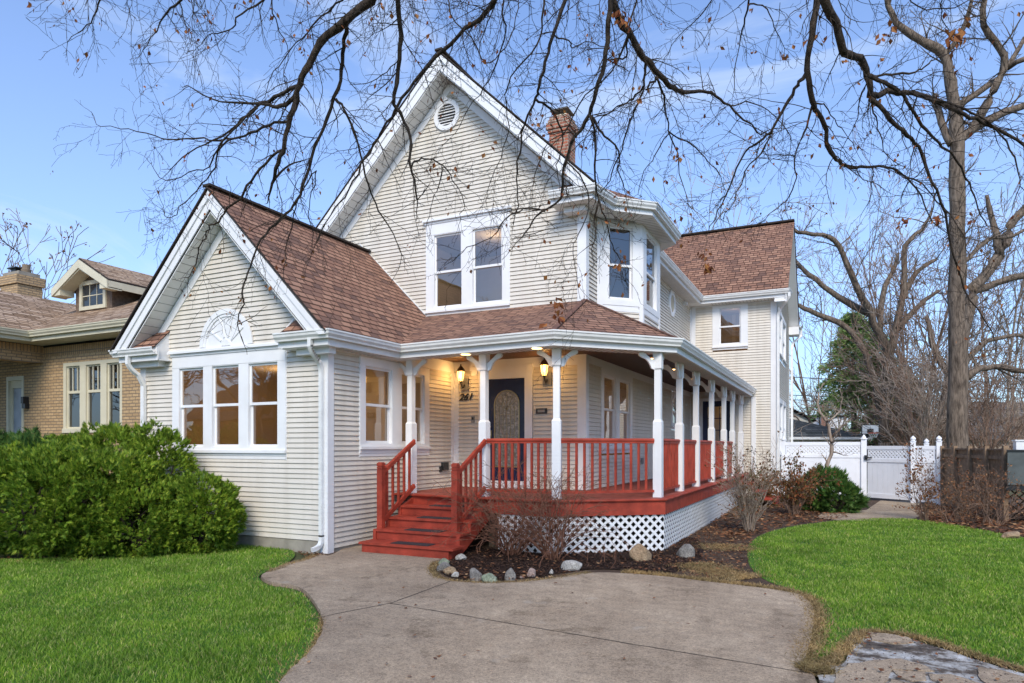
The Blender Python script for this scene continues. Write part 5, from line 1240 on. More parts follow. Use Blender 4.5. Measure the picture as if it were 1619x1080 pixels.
mb = MB(); bwall(mb, Fn, NX, -12.9, 3.70, 3.93, d=.0); mb.build('soldier_course', M['soldier'], nb)
mb = MB(); Fb = sideF(NX); bwall(mb, Fb, 3.0, NY, 3.56, 3.80, d=.0); mb.poly([(NX, 3.0, 3.56), (NX, NY, 3.56), (NX-.35, NY, 3.56), (NX-.35, 3.0, 3.56)], [(0, 0), (0, 1), (1, 1), (1, 0)]); mb.build('porch_beam', M['brick'], nb)
mb = MB(); bwall(mb, Fb, 3.0, NY, 3.80, 3.96, d=.0); mb.build('soldier_course', M['soldier'], nb)
bx_ = MB(); bwall(bx_, Fn, -24, NX-.35, 3.7, 3.96); bx_.build('upper_wall', M['brick'], nb)
def W2(F, c, ops, mid, name='window'):
    mb = MB(); e = .06; us = sorted(ops)
    mb.fbox(F, c[0], c[1], ops[0][3], c[3], -.1, .0); mb.fbox(F, c[0], c[1], c[2], ops[0][2], -.1, .03); mb.fbox(F, c[0], us[0][0], ops[0][2], ops[0][3], -.1, .0); mb.fbox(F, us[-1][1], c[1], ops[0][2], ops[0][3], -.1, .0)
    for a, b in zip(us, us[1:]): mb.fbox(F, a[1], b[0], ops[0][2], ops[0][3], -.1, .0)
    w = mb.build(name, M['creamtrim'], nb, bevel=.004)
    for (a, b, p, q) in us:
        s = MB(); t = .035
        for (x0_, x1_, y0_, y1_) in ((a, a+t, p, q), (b-t, b, p, q), (a+t, b-t, q-t, q), (a+t, b-t, p, p+t), (a+t, b-t, mid-.03, mid+.03)): s.fbox(F, x0_, x1_, y0_, y1_, -.09, -.04)
        for k in (1, 2): x_ = a+(b-a)*k/3; s.fbox(F, x_-.010, x_+.010, mid+.03, q-t, -.08, -.05)
        s.build('sash', M['creamtrim'], w); g = MB(); g.poly([F.p(a+t, -.07, p+t), F.p(b-t, -.07, p+t), F.p(b-t, -.07, q-t), F.p(a+t, -.07, q-t)]); g.build('pane', M['darkglass'], w)
    r_ = MB(); r_.fbox(F, c[0], c[1], c[2], c[3], -1.6, -1.5); r_.fbox(F, c[0]-.05, c[0], c[2], c[3], -1.5, -.1); r_.fbox(F, c[1], c[1]+.05, c[2], c[3], -1.5, -.1); r_.fbox(F, c[0], c[1], c[2]-.05, c[2], -1.5, -.1); r_.fbox(F, c[0], c[1], c[3], c[3]+.05, -1.5, -.1); r_.build('interior', M['nightroom'], nb)
W2(Fn, hw, [(-16.12, -15.60, 2.0, 3.44), (-15.38, -14.85, 2.0, 3.44), (-14.64, -14.18, 2.0, 3.44)], 2.84)
mb = MB(); mb.fbox(Fn, -18.5, -18.42, .9, 3.3, -.1, .02); mb.fbox(Fn, -17.86, -17.78, .9, 3.3, -.1, .02); mb.fbox(Fn, -18.42, -17.86, 3.2, 3.3, -.1, .02)
for q in ((-18.42, -18.34, .9, 3.2), (-17.94, -17.86, .9, 3.2), (-18.34, -17.94, 3.02, 3.2), (-18.34, -17.94, .9, 1.3)): mb.fbox(Fn, *q, -.09, -.04)
dr = mb.build('storm_door', M['creamtrim'], nb); g = MB(); g.poly([Fn.p(-18.34, -.07, 1.3), Fn.p(-17.94, -.07, 1.3), Fn.p(-17.94, -.07, 3.02), Fn.p(-18.34, -.07, 3.02)]); M['screen'] = paint('screen_mesh', (.30, .33, .38), .4, .3, 3.0, 0); g.build('screen', M['screen'], dr)
mb = MB(); mb.fbox(Fn, -17.70, -17.56, 2.50, 2.62, 0, .10); mb.fbox(Fn, -17.68, -17.58, 2.62, 2.78, 0, .13); mb.build('porch_light', M['black'], nb, bevel=.01)
# eaves and roofs of the neighbour
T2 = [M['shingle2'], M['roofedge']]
mb = MB(); ez = 4.18; sl_ = .51
slab(mb, [(-26, 8.95, ez), (-12.3, 8.95, ez), (-12.3, 11.25, ez+2.3*sl_), (-26, 11.25, ez+2.3*sl_)], .04)
slab(mb, [(-26, 11.25, ez+2.3*sl_), (-12.3, 11.25, ez+2.3*sl_), (-12.3, 16.0, 3.4), (-26, 16.0, 3.4)], .04)
slab(mb, [(-16.5, 2.0, ez), (-16.5, 12.0, ez), (-19.2, 12.0, ez+2.7*sl_), (-19.2, 2.0, ez+2.7*sl_)], .04); slab(mb, [(-19.2, 2, ez+2.7*sl_), (-19.2, 12, ez+2.7*sl_), (-21.9, 12, ez), (-21.9, 2, ez)], .04)
mb.build('roof', T2, nb)
NP = [(-16.42, 3.0), (-16.42, 8.86), (-12.3, 8.86)]; mb = MB(); sweep(mb, NP, kprof(ez+.02, .12, .13)); mb.build('gutter', M['creamtrim'], nb)
mb = MB(); sweep(mb, NP, [(-.12, ez-.01), (-.12, ez-.2), (-.16, ez-.2), (-.16, ez-.01)]); mb.build('fascia', M['creamtrim'], nb)
mb = MB(); sweep(mb, NP, [(-.15, ez-.20), (-.64, ez-.20), (-.64, ez-.18), (-.15, ez-.18)]); mb.build('soffit', M['creamtrim'], nb)
# dormer
dY = 10.5; Fd = frontF(dY); dc, dz = -16.68, 6.2; ds = .56
mb = MB(); L = 1.10
for sg in (-1, 1):
    pts = [(dc, dY-.35, dz), (dc+sg*L, dY-.35, dz-L*ds), (dc+sg*L, dY+2.8, dz-L*ds), (dc, dY+2.8, dz)]
    slab(mb, pts, .04)
do_ = mb.build('dormer', T2, nb)
mb = MB(); M['dormersiding'] = paint('brown_dormer_shingles', (.16, .11, .075), .85, .4, 14, .5, 60)
mb.prism(Fd, [(dc-.72, 4.7), (dc+.72, 4.7), (dc+.72, dz-.72*ds-.05), (dc, dz-.06), (dc-.72, dz-.72*ds-.05)], -.02, 0); mb.box(dc-.72, dc-.70, dY+.02, dY+2.5, 4.6, dz-.72*ds-.05); mb.box(dc+.70, dc+.72, dY+.02, dY+2.5, 4.6, dz-.72*ds-.05); mb.build('dormer_wall', M['dormersiding'], do_)
mb = MB(); Fk = frontF(dY-.35)
for sg in (-1, 1):
    p = [(dc, dz-.05), (dc+sg*L, dz-.05-L*ds), (dc+sg*L, dz-.24-L*ds), (dc, dz-.25)]; mb.prism(Fk, p[::-1] if sg > 0 else p, 0, .03)
    p = [(dc+sg*.78, dz-.24-L*ds+.02), (dc+sg*L, dz-.24-L*ds+.02), (dc+sg*L, dz-.20-L*ds), (dc+sg*.78, dz-.02-.78*ds)]; mb.prism(Fk, p if sg > 0 else p[::-1], -.35, -.001)
    p = [(dc, dz-.26), (dc+sg*L, dz-.22-L*ds), (dc+sg*L, dz-.245-L*ds), (dc, dz-.285)]; mb.prism(Fk, p[::-1] if sg > 0 else p, -.34, -.002)
mb.box(dc+L-.03, dc+L, dY-.34, dY+2.0, dz-.05-L*ds-.17, dz-.05-L*ds)
mb.build('dormer_trim', M['creamtrim'], do_)
mb = MB(); 
for q in ((dc-.52, dc-.42, 5.0, 5.72), (dc+.42, dc+.52, 5.0, 5.72), (dc-.42, dc+.42, 5.62, 5.72), (dc-.42, dc+.42, 5.0, 5.09)): mb.fbox(Fd, *q, 0, .04)
for u in (-.14, .14): mb.fbox(Fd, dc+u-.008, dc+u+.008, 5.09, 5.62, .004, .012)
mb.fbox(Fd, dc-.42, dc+.42, 5.34, 5.36, .0045, .013)
wo_ = mb.build('dormer_window', M['creamtrim'], do_)
g = MB(); g.poly([Fd.p(dc-.42, .003, 5.09), Fd.p(dc+.42, .003, 5.09), Fd.p(dc+.42, .003, 5.62), Fd.p(dc-.42, .003, 5.62)]); M['nightpane'] = paint('dark_pane', (.03, .035, .04), .08, .2, 4, 0); g.build('pane', M['nightpane'], do_)
cc = at(34, 470, 20.5); mb = MB(); brickbox(mb, cc.x-.45, cc.x+.45, cc.y-.35, cc.y+.35, 3.8, 6.45); brickbox(mb, cc.x-.50, cc.x+.50, cc.y-.4, cc.y+.4, 6.45, 6.72); co = mb.build('chimney', M['brick'], nb)
mb = MB(); mb.box(cc.x-.4, cc.x+.42, cc.y-.3, cc.y+.3, 6.72, 6.84); mb.build('chimney_crown', M['concrete_base'], co)
mb = MB(); mb.lathe((cc.x+.25, cc.y, 6.84), [(.12, 0), (.14, .1), (.11, .12), (.11, .25)], 12); mb.build('flue', M['brick'], co); mb = MB(); mb.box(cc.x-.4, cc.x+.05, cc.y-.2, cc.y+.2, 7.0, 7.03); mb.bar((cc.x-.2, cc.y, 6.84), (cc.x-.2, cc.y, 7.0), .25, .25, (0, 1, 0)); mb.build('flue_cap', M['black'], co)
# ------------------------------------------------------------------ yard backdrop: garage, houses, hoop, wires
def gx(px, D): p = at(px, 705, D); return p.x, p.y
Fback = lambda px, D: Frame(gx(px, D), (RT.x, RT.y), (-FW.x, -FW.y))
gr = empty('garage', (*gx(1300, 40), 0), 'low garage with dark grey hipped roof and white fascia behind the fence', 'garage')
F = Fback(1180, 40); mb = MB(); u1 = (1380-1180)/1062*40; uR = (1285-1180)/1062*40
A = F.p(0, 0, 2.15); B = F.p(u1, 0, 2.15); Cc = F.p(uR, -3.2, 3.35); Dd = F.p(0, -3.2, 3.35); E_ = F.p(u1, -6.4, 2.15); Z_ = F.p(0, -6.4, 2.15)
slab(mb, [A, B, Cc, Dd], .05); slab(mb, [B, E_, Cc], .05); slab(mb, [E_, Z_, Dd, Cc], .05); mb.build('roof', [M['shingle3'], M['roofedge']], gr)
mb = MB(); mb.fbox(F, 0, u1, 1.98, 2.13, -.0, .04); mb.build('fascia', M['white'], gr); mb = MB(); mb.fbox(F, .3, u1-.3, 0, 2.0, -6.1, -.3); mb.build('wall', M['siding'], gr)
h_ = empty('far_house', (*gx(1255, 55), 0), 'cream gabled house just visible over the garage', 'house'); F = Fback(1200, 55)
mb = MB(); k = 55/1062; mb.prism(F, [(0, 0), (86*k, 0), (86*k, 1.6+38*k), (49*k, 1.6+57*k), (0, 1.6+40*k)], -5, 0); mb.build('wall', M['siding'], h_)
mb = MB(); mb.prism(F, [(88*k, 1.6+38*k), (88*k, 1.6+41*k), (49*k, 1.6+60*k), (49*k, 1.6+57*k)], -5.2, .3); mb.build('roof', M['shingle4'], h_)
h_ = empty('far_house', (*gx(1310, 62), 0), 'white flat roofed building with a red brick chimney behind the garage', 'building'); F = Fback(1268, 62); k = 62/1062
mb = MB(); mb.fbox(F, 0, 72*k, 0, 1.6+46*k, -5, 0); mb.build('wall', M['white'], h_); mb = MB(); mb.fbox(F, -.3, 73*k, 1.6+46*k, 1.6+48*k, -5, .2); mb.build('roof', M['shingle4'], h_)
c_ = F.p(26*k, 1.2, 0); mb = MB(); brickbox(mb, c_.x-.28, c_.x+.28, c_.y-.28, c_.y+.28, 3, 1.6+68*k); mb.build('chimney', M['orange'] if False else M['redbrick'], h_)
h_ = empty('far_house', (*gx(1580, 45), 0), 'brown shingled house roof beyond the trees at far right', 'house'); F = Fback(1470, 45); k = 45/1062
mb = MB(); P_ = lambda px, py, d: F.p((px-1470)*k*(1+d/45), -d, 1.6+(705-py)*k*(1+d/45))
slab(mb, [P_(1500, 692, 0), P_(1800, 700, 0), P_(1760, 638, 4), P_(1535, 634, 4)], .1); mb.build('roof', [M['shingle4'], M['roofedge']], h_)
mb = MB(); mb.fbox(F, 50*k, 330*k, 0, 1.6+10*k, -5, -.4); mb.build('wall', M['redbrick'], h_)
bh = empty('basketball_hoop', (*gx(1376, 33), 0), 'basketball backboard with red rim above the white fence', 'hoop'); F = Fback(1376, 33); k = 33/1062
mb = MB(); mb.fbox(F, -13.5*k, 13.5*k, 1.6+19*k, 1.6+33*k, -.03, 0); mb.build('backboard', M['clearboard'], bh)
mb = MB()
for q in ((-14*k, 14*k, 33*k, 34*k), (-14*k, 14*k, 18.2*k, 19.2*k), (-14*k, -13*k, 19.2*k, 33*k), (13*k, 14*k, 19.2*k, 33*k)): mb.fbox(F, q[0], q[1], 1.6+q[2], 1.6+q[3], -.04, .02)
mb.fbox(F, -5*k, 5*k, 1.6+21*k, 1.6+27*k, .001, .012); mb.bar(F.p(0, -.3, 0), F.p(0, -.3, 1.6+26*k), .1, .1, (0, 1, 0)); mb.bar(F.p(0, -.3, 1.6+26*k), F.p(0, -.03, 1.6+26*k), .1, .1); mb.build('frame', M['black'], bh)
mb = MB(); rp = [F.p(.23*math.cos(2*math.pi*j/20), .28+.23*math.sin(2*math.pi*j/20), 1.6+20*k) for j in range(21)]; mb.tube(rp, [.02]*21, 6); mb.build('rim', M['orange'], bh)
mb = MB()
for j in range(12):
    t = 2*math.pi*j/12; mb.tube([F.p(.23*math.cos(t), .28+.23*math.sin(t), 1.6+20*k), F.p(.12*math.cos(t+.5), .28+.12*math.sin(t+.5), 1.6+13*k)], [.008, .008], 4)
mb.build('net', M['white'], bh)
for i, (pa, pb) in enumerate((((1150, 589), (1760, 596)), ((1150, 618), (1760, 622)), ((1150, 624), (1760, 636)))):
    mb = MB(); D = 48+i; a, b = at(*pa, D), at(*pb, D); mb.tube([a.lerp(b, t/12)-Vector((0, 0, 1.0*4*(t/12)*(1-t/12)*.5)) for t in range(13)], [.028]*13, 5); o = mb.build('power_line', M['black'])
    tag(o, ['highest overhead wire beyond the white fence', 'middle overhead wire beyond the white fence', 'lowest overhead wire beyond the white fence'][i], 'wire')

# ------------------------------------------------------------------ trees
def px_limb(mb, pts, D0, D1, r0, r1, jit, rnd, n=8, smooth=3):
    """a limb through picture positions at depth D0..D1; radii in photo pixels. returns 3d points"""
    N = len(pts); P = []
    for i in range(N-1):
        p0 = pts[max(i-1, 0)]; p1 = pts[i]; p2 = pts[i+1]; p3 = pts[min(i+2, N-1)]
        for k in range(smooth):
            t = k/smooth; P.append(tuple(.5*(2*p1[c]+(-p0[c]+p2[c])*t+(2*p0[c]-5*p1[c]+4*p2[c]-p3[c])*t*t+(-p0[c]+3*p1[c]-3*p2[c]+p3[c])*t**3) for c in (0, 1)))
    P.append(pts[-1]); m = len(P)-1; Q = []; R = []
    ph = rnd.uniform(0, 6)
    for i, (x, y) in enumerate(P):
        t = i/m; D = D0+(D1-D0)*t+.10*math.sin(ph+t*5); q = at(x, y, D); Q.append(q+Vector((rnd.gauss(0, 1), rnd.gauss(0, 1), rnd.gauss(0, 1)))*jit*D/1062); R.append((r0+(r1-r0)*t**.8)*D/1062*rnd.uniform(.92, 1.1))
    mb.tube(Q, R, n, cap=True); return Q, R
BIG = [   # overhanging branches: points, depth start/end, radius start/end (px)
 ([(650, -60), (600, -18), (585, 0), (545, 33), (508, 67), (489, 100), (474, 133), (467, 156), (456, 200), (446, 237), (437, 267), (432, 284)], 5.2, 6.0, 11, 3),
 ([(468, 136), (433, 156), (408, 167), (389, 182), (367, 204), (337, 222), (300, 241), (270, 267)], 5.7, 6.6, 4, .8),
 ([(466, 152), (450, 165), (433, 168), (411, 165), (374, 163), (337, 156), (300, 137)], 5.7, 6.2, 5, .9),
 ([(458, 192), (425, 197), (397, 211), (367, 218), (341, 222), (308, 220), (267, 222), (230, 211), (189, 202), (150, 196)], 5.8, 7.0, 3, .5),
 ([(447, 235), (420, 258), (397, 285), (380, 313), (361, 331), (345, 350), (330, 361), (324, 376), (315, 392), (308, 418), (298, 440)], 5.9, 6.6, 3, .8),
 ([(408, 170), (390, 185), (360, 215), (345, 235), (330, 262), (300, 275), (262, 285), (240, 262)], 5.8, 6.6, 2.6, .5),
 ([(367, 218), (345, 240), (335, 275), (310, 300), (285, 330), (270, 345), (258, 340)], 6.1, 6.8, 2, .5),
 ([(548, 30), (546, 50), (541, 74), (539, 111), (530, 156), (511, 204), (493, 248), (478, 296), (465, 326), (441, 348), (420, 370), (404, 400), (392, 431), (384, 460), (383, 488), (374, 512)], 5.4, 6.6, 4.5, 1.1),
 ([(530, 157), (544, 172), (556, 196), (571, 245), (582, 293), (600, 334), (622, 371), (634, 400)], 5.8, 6.5, 3, .8),
 ([(465, 326), (478, 300), (500, 270), (492, 305), (488, 340), (494, 370), (493, 405)], 6.2, 6.8, 1.6, .5),
 ([(470, 322), (462, 350), (455, 380), (450, 410), (448, 440)], 6.2, 6.7, 1.4, .5),
 ([(628, -50), (628, 0), (634, 56), (630, 111), (623, 165), (637, 185), (648, 215), (648, 259), (656, 285), (659, 316)], 4.6, 5.4, 6, 1.6),
 ([(650, 263), (662, 252), (676, 251), (700, 263), (718, 285), (735, 320), (728, 345)], 5.3, 5.8, 2, .6),
 ([(700, 265), (694, 290), (684, 320), (676, 350)], 5.5, 5.9, 1.4, .5),
 ([(560, -20), (541, 0), (508, 26), (485, 48), (459, 81), (433, 115), (419, 152)], 5.0, 5.8, 2.4, .6),
 ([(815, -45), (782, 0), (767, 22), (735, 48), (700, 78), (667, 115), (637, 156), (619, 185), (600, 215), (574, 259), (552, 300), (530, 330), (508, 362)], 4.8, 6.4, 5.5, .9),
 ([(905, -50), (893, 0), (874, 56), (863, 96), (852, 137), (848, 156), (830, 196), (822, 241), (817, 285), (820, 326)], 5.0, 5.8, 4.6, 1.0),
 ([(849, 157), (860, 164), (874, 178), (888, 205), (891, 215), (885, 240), (880, 268)], 5.4, 5.9, 2.6, 1),
 ([(965, -50), (965, 0), (963, 48), (956, 100), (941, 145), (932, 182), (911, 215), (896, 252), (889, 289), (885, 315), (859, 334), (841, 352), (828, 371)], 4.8, 5.8, 6, 1.2),
 ([(934, 182), (941, 222), (941, 282), (945, 315), (941, 352), (938, 388)], 5.2, 5.7, 3, .9),
 ([(935, 185), (944, 200), (956, 215), (978, 237), (978, 267), (987, 297)], 5.2, 5.8, 3, .9),
 ([(946, 315), (956, 345), (963, 371), (972, 395), (984, 415)], 5.5, 6.0, 1.8, .7),
 ([(960, -60), (974, 22), (993, 48), (1019, 89), (1041, 119), (1060, 135), (1074, 146), (1098, 143), (1119, 145), (1135, 155), (1152, 167), (1176, 188), (1203, 215)], 4.8, 6.0, 8, 1.2),
 ([(1019, 90), (1021, 106), (1017, 137), (1006, 150), (996, 159), (975, 170), (945, 190)], 5.2, 5.7, 3, 1),
 ([(1037, 120), (1025, 137), (1015, 148), (1005, 170), (996, 193), (982, 237), (967, 274), (955, 300)], 5.3, 5.9, 2.6, .9),
 ([(1039, 122), (1048, 145), (1052, 167), (1058, 208), (1071, 241), (1074, 274), (1087, 315)], 5.3, 6.0, 2.6, .6),
 ([(1058, 208), (1085, 225), (1108, 241), (1125, 262), (1140, 280), (1148, 308)], 5.6, 6.1, 1.6, .5),
 ([(1058, 208), (1035, 245), (1020, 270), (1010, 305)], 5.6, 6.0, 1.3, .5),
 ([(993, 50), (991, 80), (989, 92), (975, 94), (962, 95)], 5.1, 5.2, 2.2, 1.4),
 ([(1300, -55), (1293, 0), (1282, 56), (1278, 110), (1285, 161), (1293, 178), (1307, 207), (1312, 241), (1326, 256), (1343, 264), (1372, 264), (1400, 264), (1431, 280), (1457, 311), (1475, 354)], 5.0, 6.2, 7.5, 1.0),
 ([(1279, 112), (1265, 130), (1252, 148), (1236, 178), (1219, 208), (1198, 225), (1178, 241), (1160, 278), (1145, 315), (1130, 345), (1118, 372)], 5.3, 6.0, 4.2, .7),
 ([(1219, 208), (1205, 240), (1185, 262), (1170, 290), (1155, 330), (1140, 350)], 5.6, 6.0, 2, .6),
 ([(1285, 162), (1278, 190), (1268, 220), (1256, 245), (1258, 280), (1248, 310), (1228, 330), (1203, 355)], 5.5, 6.1, 2.4, .6),
 ([(1256, 245), (1230, 244), (1205, 243)], 5.8, 5.9, 1.2, .6),
 ([(1290, -60), (1302, 0), (1322, 36), (1333, 78), (1345, 87), (1359, 93), (1372, 119), (1377, 150), (1395, 146), (1421, 145), (1445, 148), (1468, 156), (1509, 174), (1535, 184), (1561, 197), (1590, 212), (1640, 245)], 4.6, 6.0, 9.5, 2.6),
 ([(1377, 155), (1400, 178), (1421, 202), (1440, 218), (1452, 233), (1473, 285), (1494, 337), (1509, 404), (1525, 456), (1556, 503), (1572, 536)], 5.2, 6.2, 5, .9),
 ([(1374, 119), (1398, 132), (1421, 145), (1440, 170), (1457, 197), (1483, 225), (1509, 249), (1523, 275), (1535, 300), (1546, 330), (1559, 358)], 5.0, 6.0, 4.4, 1),
 ([(1377, 121), (1410, 118), (1447, 114), (1463, 106), (1478, 93), (1500, 84), (1522, 76)], 5.0, 5.5, 2.6, .7),
 ([(1421, 146), (1450, 150), (1478, 156), (1520, 172), (1561, 192), (1590, 225), (1608, 260), (1613, 292)], 5.2, 5.9, 3.4, 1),
 ([(1377, 156), (1384, 185), (1390, 212), (1405, 249), (1430, 265)], 5.3, 5.8, 1.8, .5),
 ([(1290, 162), (1304, 165), (1318, 190), (1330, 205), (1350, 225)], 5.5, 5.8, 1.6, .6),
 ([(1510, 174), (1560, 170), (1600, 178), (1640, 185)], 5.6, 6.0, 1.8, .9),
 ([(170, -40), (159, 0), (148, 26), (130, 45), (107, 65)], 5.6, 6.2, 2.2, .5),
 ([(298, -30), (285, 0), (263, 22), (248, 48), (226, 81)], 5.4, 6.0, 3.2, .6),
 ([(440, -25), (419, 0), (382, 22), (367, 44), (345, 52), (330, 56), (311, 74)], 5.4, 6.0, 2.4, .5),
 ([(430, -20), (432, 20), (445, 50), (455, 85), (448, 120)], 5.4, 5.8, 1.6, .5),
 ([(1190, -40), (1185, 0), (1175, 40), (1171, 60), (1163, 104), (1160, 148)], 5.2, 5.7, 2.4, .6),
 ([(1186, 5), (1205, 10), (1222, 32), (1232, 60), (1240, 75)], 5.2, 5.6, 1.6, .6),
 ([(1150, -30), (1110, 20), (1070, 60), (1050, 90)], 5.0, 5.5, 1.4, .5),
 ([(700, -30), (712, 20), (745, 60), (770, 100), (790, 85), (812, 45), (820, 0)], 5.0, 5.3, 1.4, 1.0),
 ([(800, -30), (795, 20), (799, 50), (785, 100), (765, 140), (742, 170), (720, 210)], 5.2, 5.8, 2.0, .6),
 ([(874, 57), (900, 65), (905, 75), (925, 66), (955, 72)], 5.2, 5.3, 1.6, .8),
 ([(860, -30), (858, 30), (850, 70), (815, 110), (800, 150), (805, 200), (790, 250), (770, 300)], 5.3, 5.9, 2.2, .6),
 ([(1010, -30), (1000, 30), (970, 110), (925, 150), (900, 200), (870, 225), (850, 262), (842, 300)], 5.4, 6.0, 2.0, .6),
 ([(893, 252), (925, 290), (932, 330), (915, 370), (905, 400), (912, 450)], 5.6, 6.0, 1.6, .5),
 ([(860, 334), (830, 330), (800, 345), (775, 375), (740, 392), (715, 412)], 5.6, 6.1, 1.6, .5),
 ([(1155, 168), (1180, 160), (1215, 175), (1245, 205), (1250, 240)], 5.6, 6.0, 1.5, .5),
 ([(1431, 281), (1460, 290), (1480, 320), (1512, 350), (1530, 390), (1528, 425)], 5.7, 6.2, 1.6, .6),
 ([(1500, -40), (1488, 10), (1490, 30), (1500, 45), (1506, 60)], 5.2, 5.5, 1.4, .6),
 ([(1420, -40), (1440, 5), (1480, 15), (1520, 8), (1545, -20)], 5.2, 5.5, 1.4, .8),
]
rt = random.Random(21)
tree = empty('overhanging_tree', (-2.2, -3.2, 0), 'bare tree whose dark branches hang into the top of the photo', 'tree')
mb = MB(); tb = Vector((-2.2, -3.2, 0))
crown = Vector((-1.9, -1.2, 6.2))
mb.tube([tb-Vector((0, 0, .1)), tb+Vector((0, 0, .4)), tb+Vector((.05, .1, 2)), tb+Vector((.1, .5, 4)), crown], [.42, .34, .30, .27, .22], 12); mb.build('trunk', M['bark'], tree)
leafpts = []
def twigs_along(tb_, Q, R, rnd, dens, Lpx, down=.55):
    for i in range(1, len(Q)):
        seg = (Q[i]-Q[i-1]); n = seg.length*dens; k = int(n)+(rnd.random() < n-int(n))
        for _ in range(k):
            t = rnd.random(); p = Q[i-1].lerp(Q[i], t); D = max((p-EYE).dot(FW), 2); d = seg.normalized()*.55+Vector((rnd.gauss(0, .55), rnd.gauss(0, .35), rnd.gauss(-.05, .5)))
            L = rnd.uniform(*Lpx)*D/1062*(1.0 if rnd.random() < .75 else 1.7); rr = min(max(R[i]*.45, .0016), .0048); grow_twig(tb_, p, d, L, rr, rnd, down)
def grow_twig(mb, p, d, L, r, rnd, down, lvl=0):
    n = max(4, int(L/.045)); d = d.normalized(); pts = [p.copy()]; rad = [r]; q = p.copy(); ph = rnd.uniform(0, 6)
    for i in range(n):
        d = (d+Vector((rnd.gauss(0, .16), rnd.gauss(0, .16), rnd.gauss(0, .12)-down*.9/n))).normalized(); q = q+d*(L/n); pts.append(q.copy()); rad.append(max(r*(1-.62*(i+1)/n), .00145))
        if lvl < 2 and rnd.random() < (.62 if lvl == 0 else .45):
            sd_ = d.cross(Vector((rnd.gauss(0, 1), rnd.gauss(0, 1), rnd.gauss(0, 1)))).normalized(); dd = (d*.75+sd_*rnd.uniform(.5, 1.0)).normalized()
            ll = L*rnd.uniform(.18, .5)*(1 if lvl == 0 else .6)
            if rnd.random() < .45: ll = rnd.uniform(.02, .05)
            grow_twig(mb, q.copy(), dd, ll, max(rad[-1]*.75, .0012), rnd, down*.6, lvl+1 if ll > .06 else 2)
    mb.tube(pts, rad, 3 if r < .003 else 4, cap=False)
    if rnd.random() < .035: leafpts.append(q.copy())
for bi, (pts, D0, D1, r0, r1) in enumerate(BIG):
    bm_ = MB(); Q, R = px_limb(bm_, pts, D0, D1, r0*.8, max(r1*.8, .45), 1.2, rt, 8 if r0 > 3 else 6)
    if pts[0][1] < -10:      # carry it on up and back to the crown
        a = Q[0]; c = crown+Vector((rt.uniform(-.3, .3), rt.uniform(-.2, .4), rt.uniform(-.3, .5))); m1 = a.lerp(c, .35)+Vector((0, 0, .9)); m2 = a.lerp(c, .7)+Vector((0, 0, .9)); bm_.tube([c, m2, m1, a], [R[0]*1.8+.015, R[0]*1.5+.008, R[0]*1.2, R[0]], 8)
    o = bm_.build('branch', M['bark'], tree, smooth=True)
    tw = MB(); twigs_along(tw, Q, R, rt, 9.5, (22, 100), .5); q = Q[-1]; 
    for _ in range(2): grow_twig(tw, q, (Q[-1]-Q[-2])+Vector((rt.gauss(0, .05), 0, rt.gauss(0, .05))), rt.uniform(25, 60)*D1/1062, max(R[-1], .0015), rt, .4)
    t_ = tw.build('twigs', M['bark'], o); t_['kind'] = 'stuff'
# fine hanging twigs between the limbs at the very top
tw = MB()
for _ in range(120):
    x = rt.uniform(130, 1619); x = x if rt.random() > .3 else rt.uniform(480, 1000); D = rt.uniform(4.8, 6.6); p = at(x, rt.uniform(-60, 10), D); grow_twig(tw, p, Vector((rt.gauss(0, .35), rt.gauss(0, .3), -1)), rt.uniform(50, 190)*D/1062, .0028, rt, .5)
t_ = tw.build('twigs', M['bark'], tree); t_['kind'] = 'stuff'
lf = MB()
for p in leafpts: leafcluster(lf, p, rt, .05, rt.choice((1, 1, 2)))
for (x, y, D, n, s) in ((882, 470, 5.0, 14, .05), (885, 490, 5.0, 8, .055), (862, 508, 5.0, 3, .05), (1120, 415, 5.6, 14, .06), (1118, 395, 5.6, 6, .05), (980, 20, 4.8, 12, .05), (990, 32, 4.8, 8, .05), (983, 405, 5.4, 9, .05), (1065, 232, 5.6, 10, .045), (1073, 238, 5.6, 6, .045), (1300, 50, 5.2, 6, .05), (1400, 48, 5.2, 8, .06), (1510, 45, 5.0, 14, .07), (1512, 60, 5.0, 8, .07), (1430, 345, 5.6, 10, .05), (1480, 340, 5.6, 8, .05), (965, 78, 5.0, 4, .05), (760, 203, 5.4, 5, .04), (384, 470, 6.4, 6, .035), (378, 505, 6.4, 4, .035), (363, 490, 6.5, 3, .03), (1240, 78, 5.4, 6, .05), (1185, 0, 5.2, 4, .05), (480, 75, 5.5, 6, .04), (540, 60, 5.5, 6, .045), (335, 15, 5.6, 4, .04), (430, 10, 5.5, 4, .05)):
    leafcluster(lf, at(x, y, D), rt, s*1.1, n)
lf.build('leaves', M['leafred'], tree)
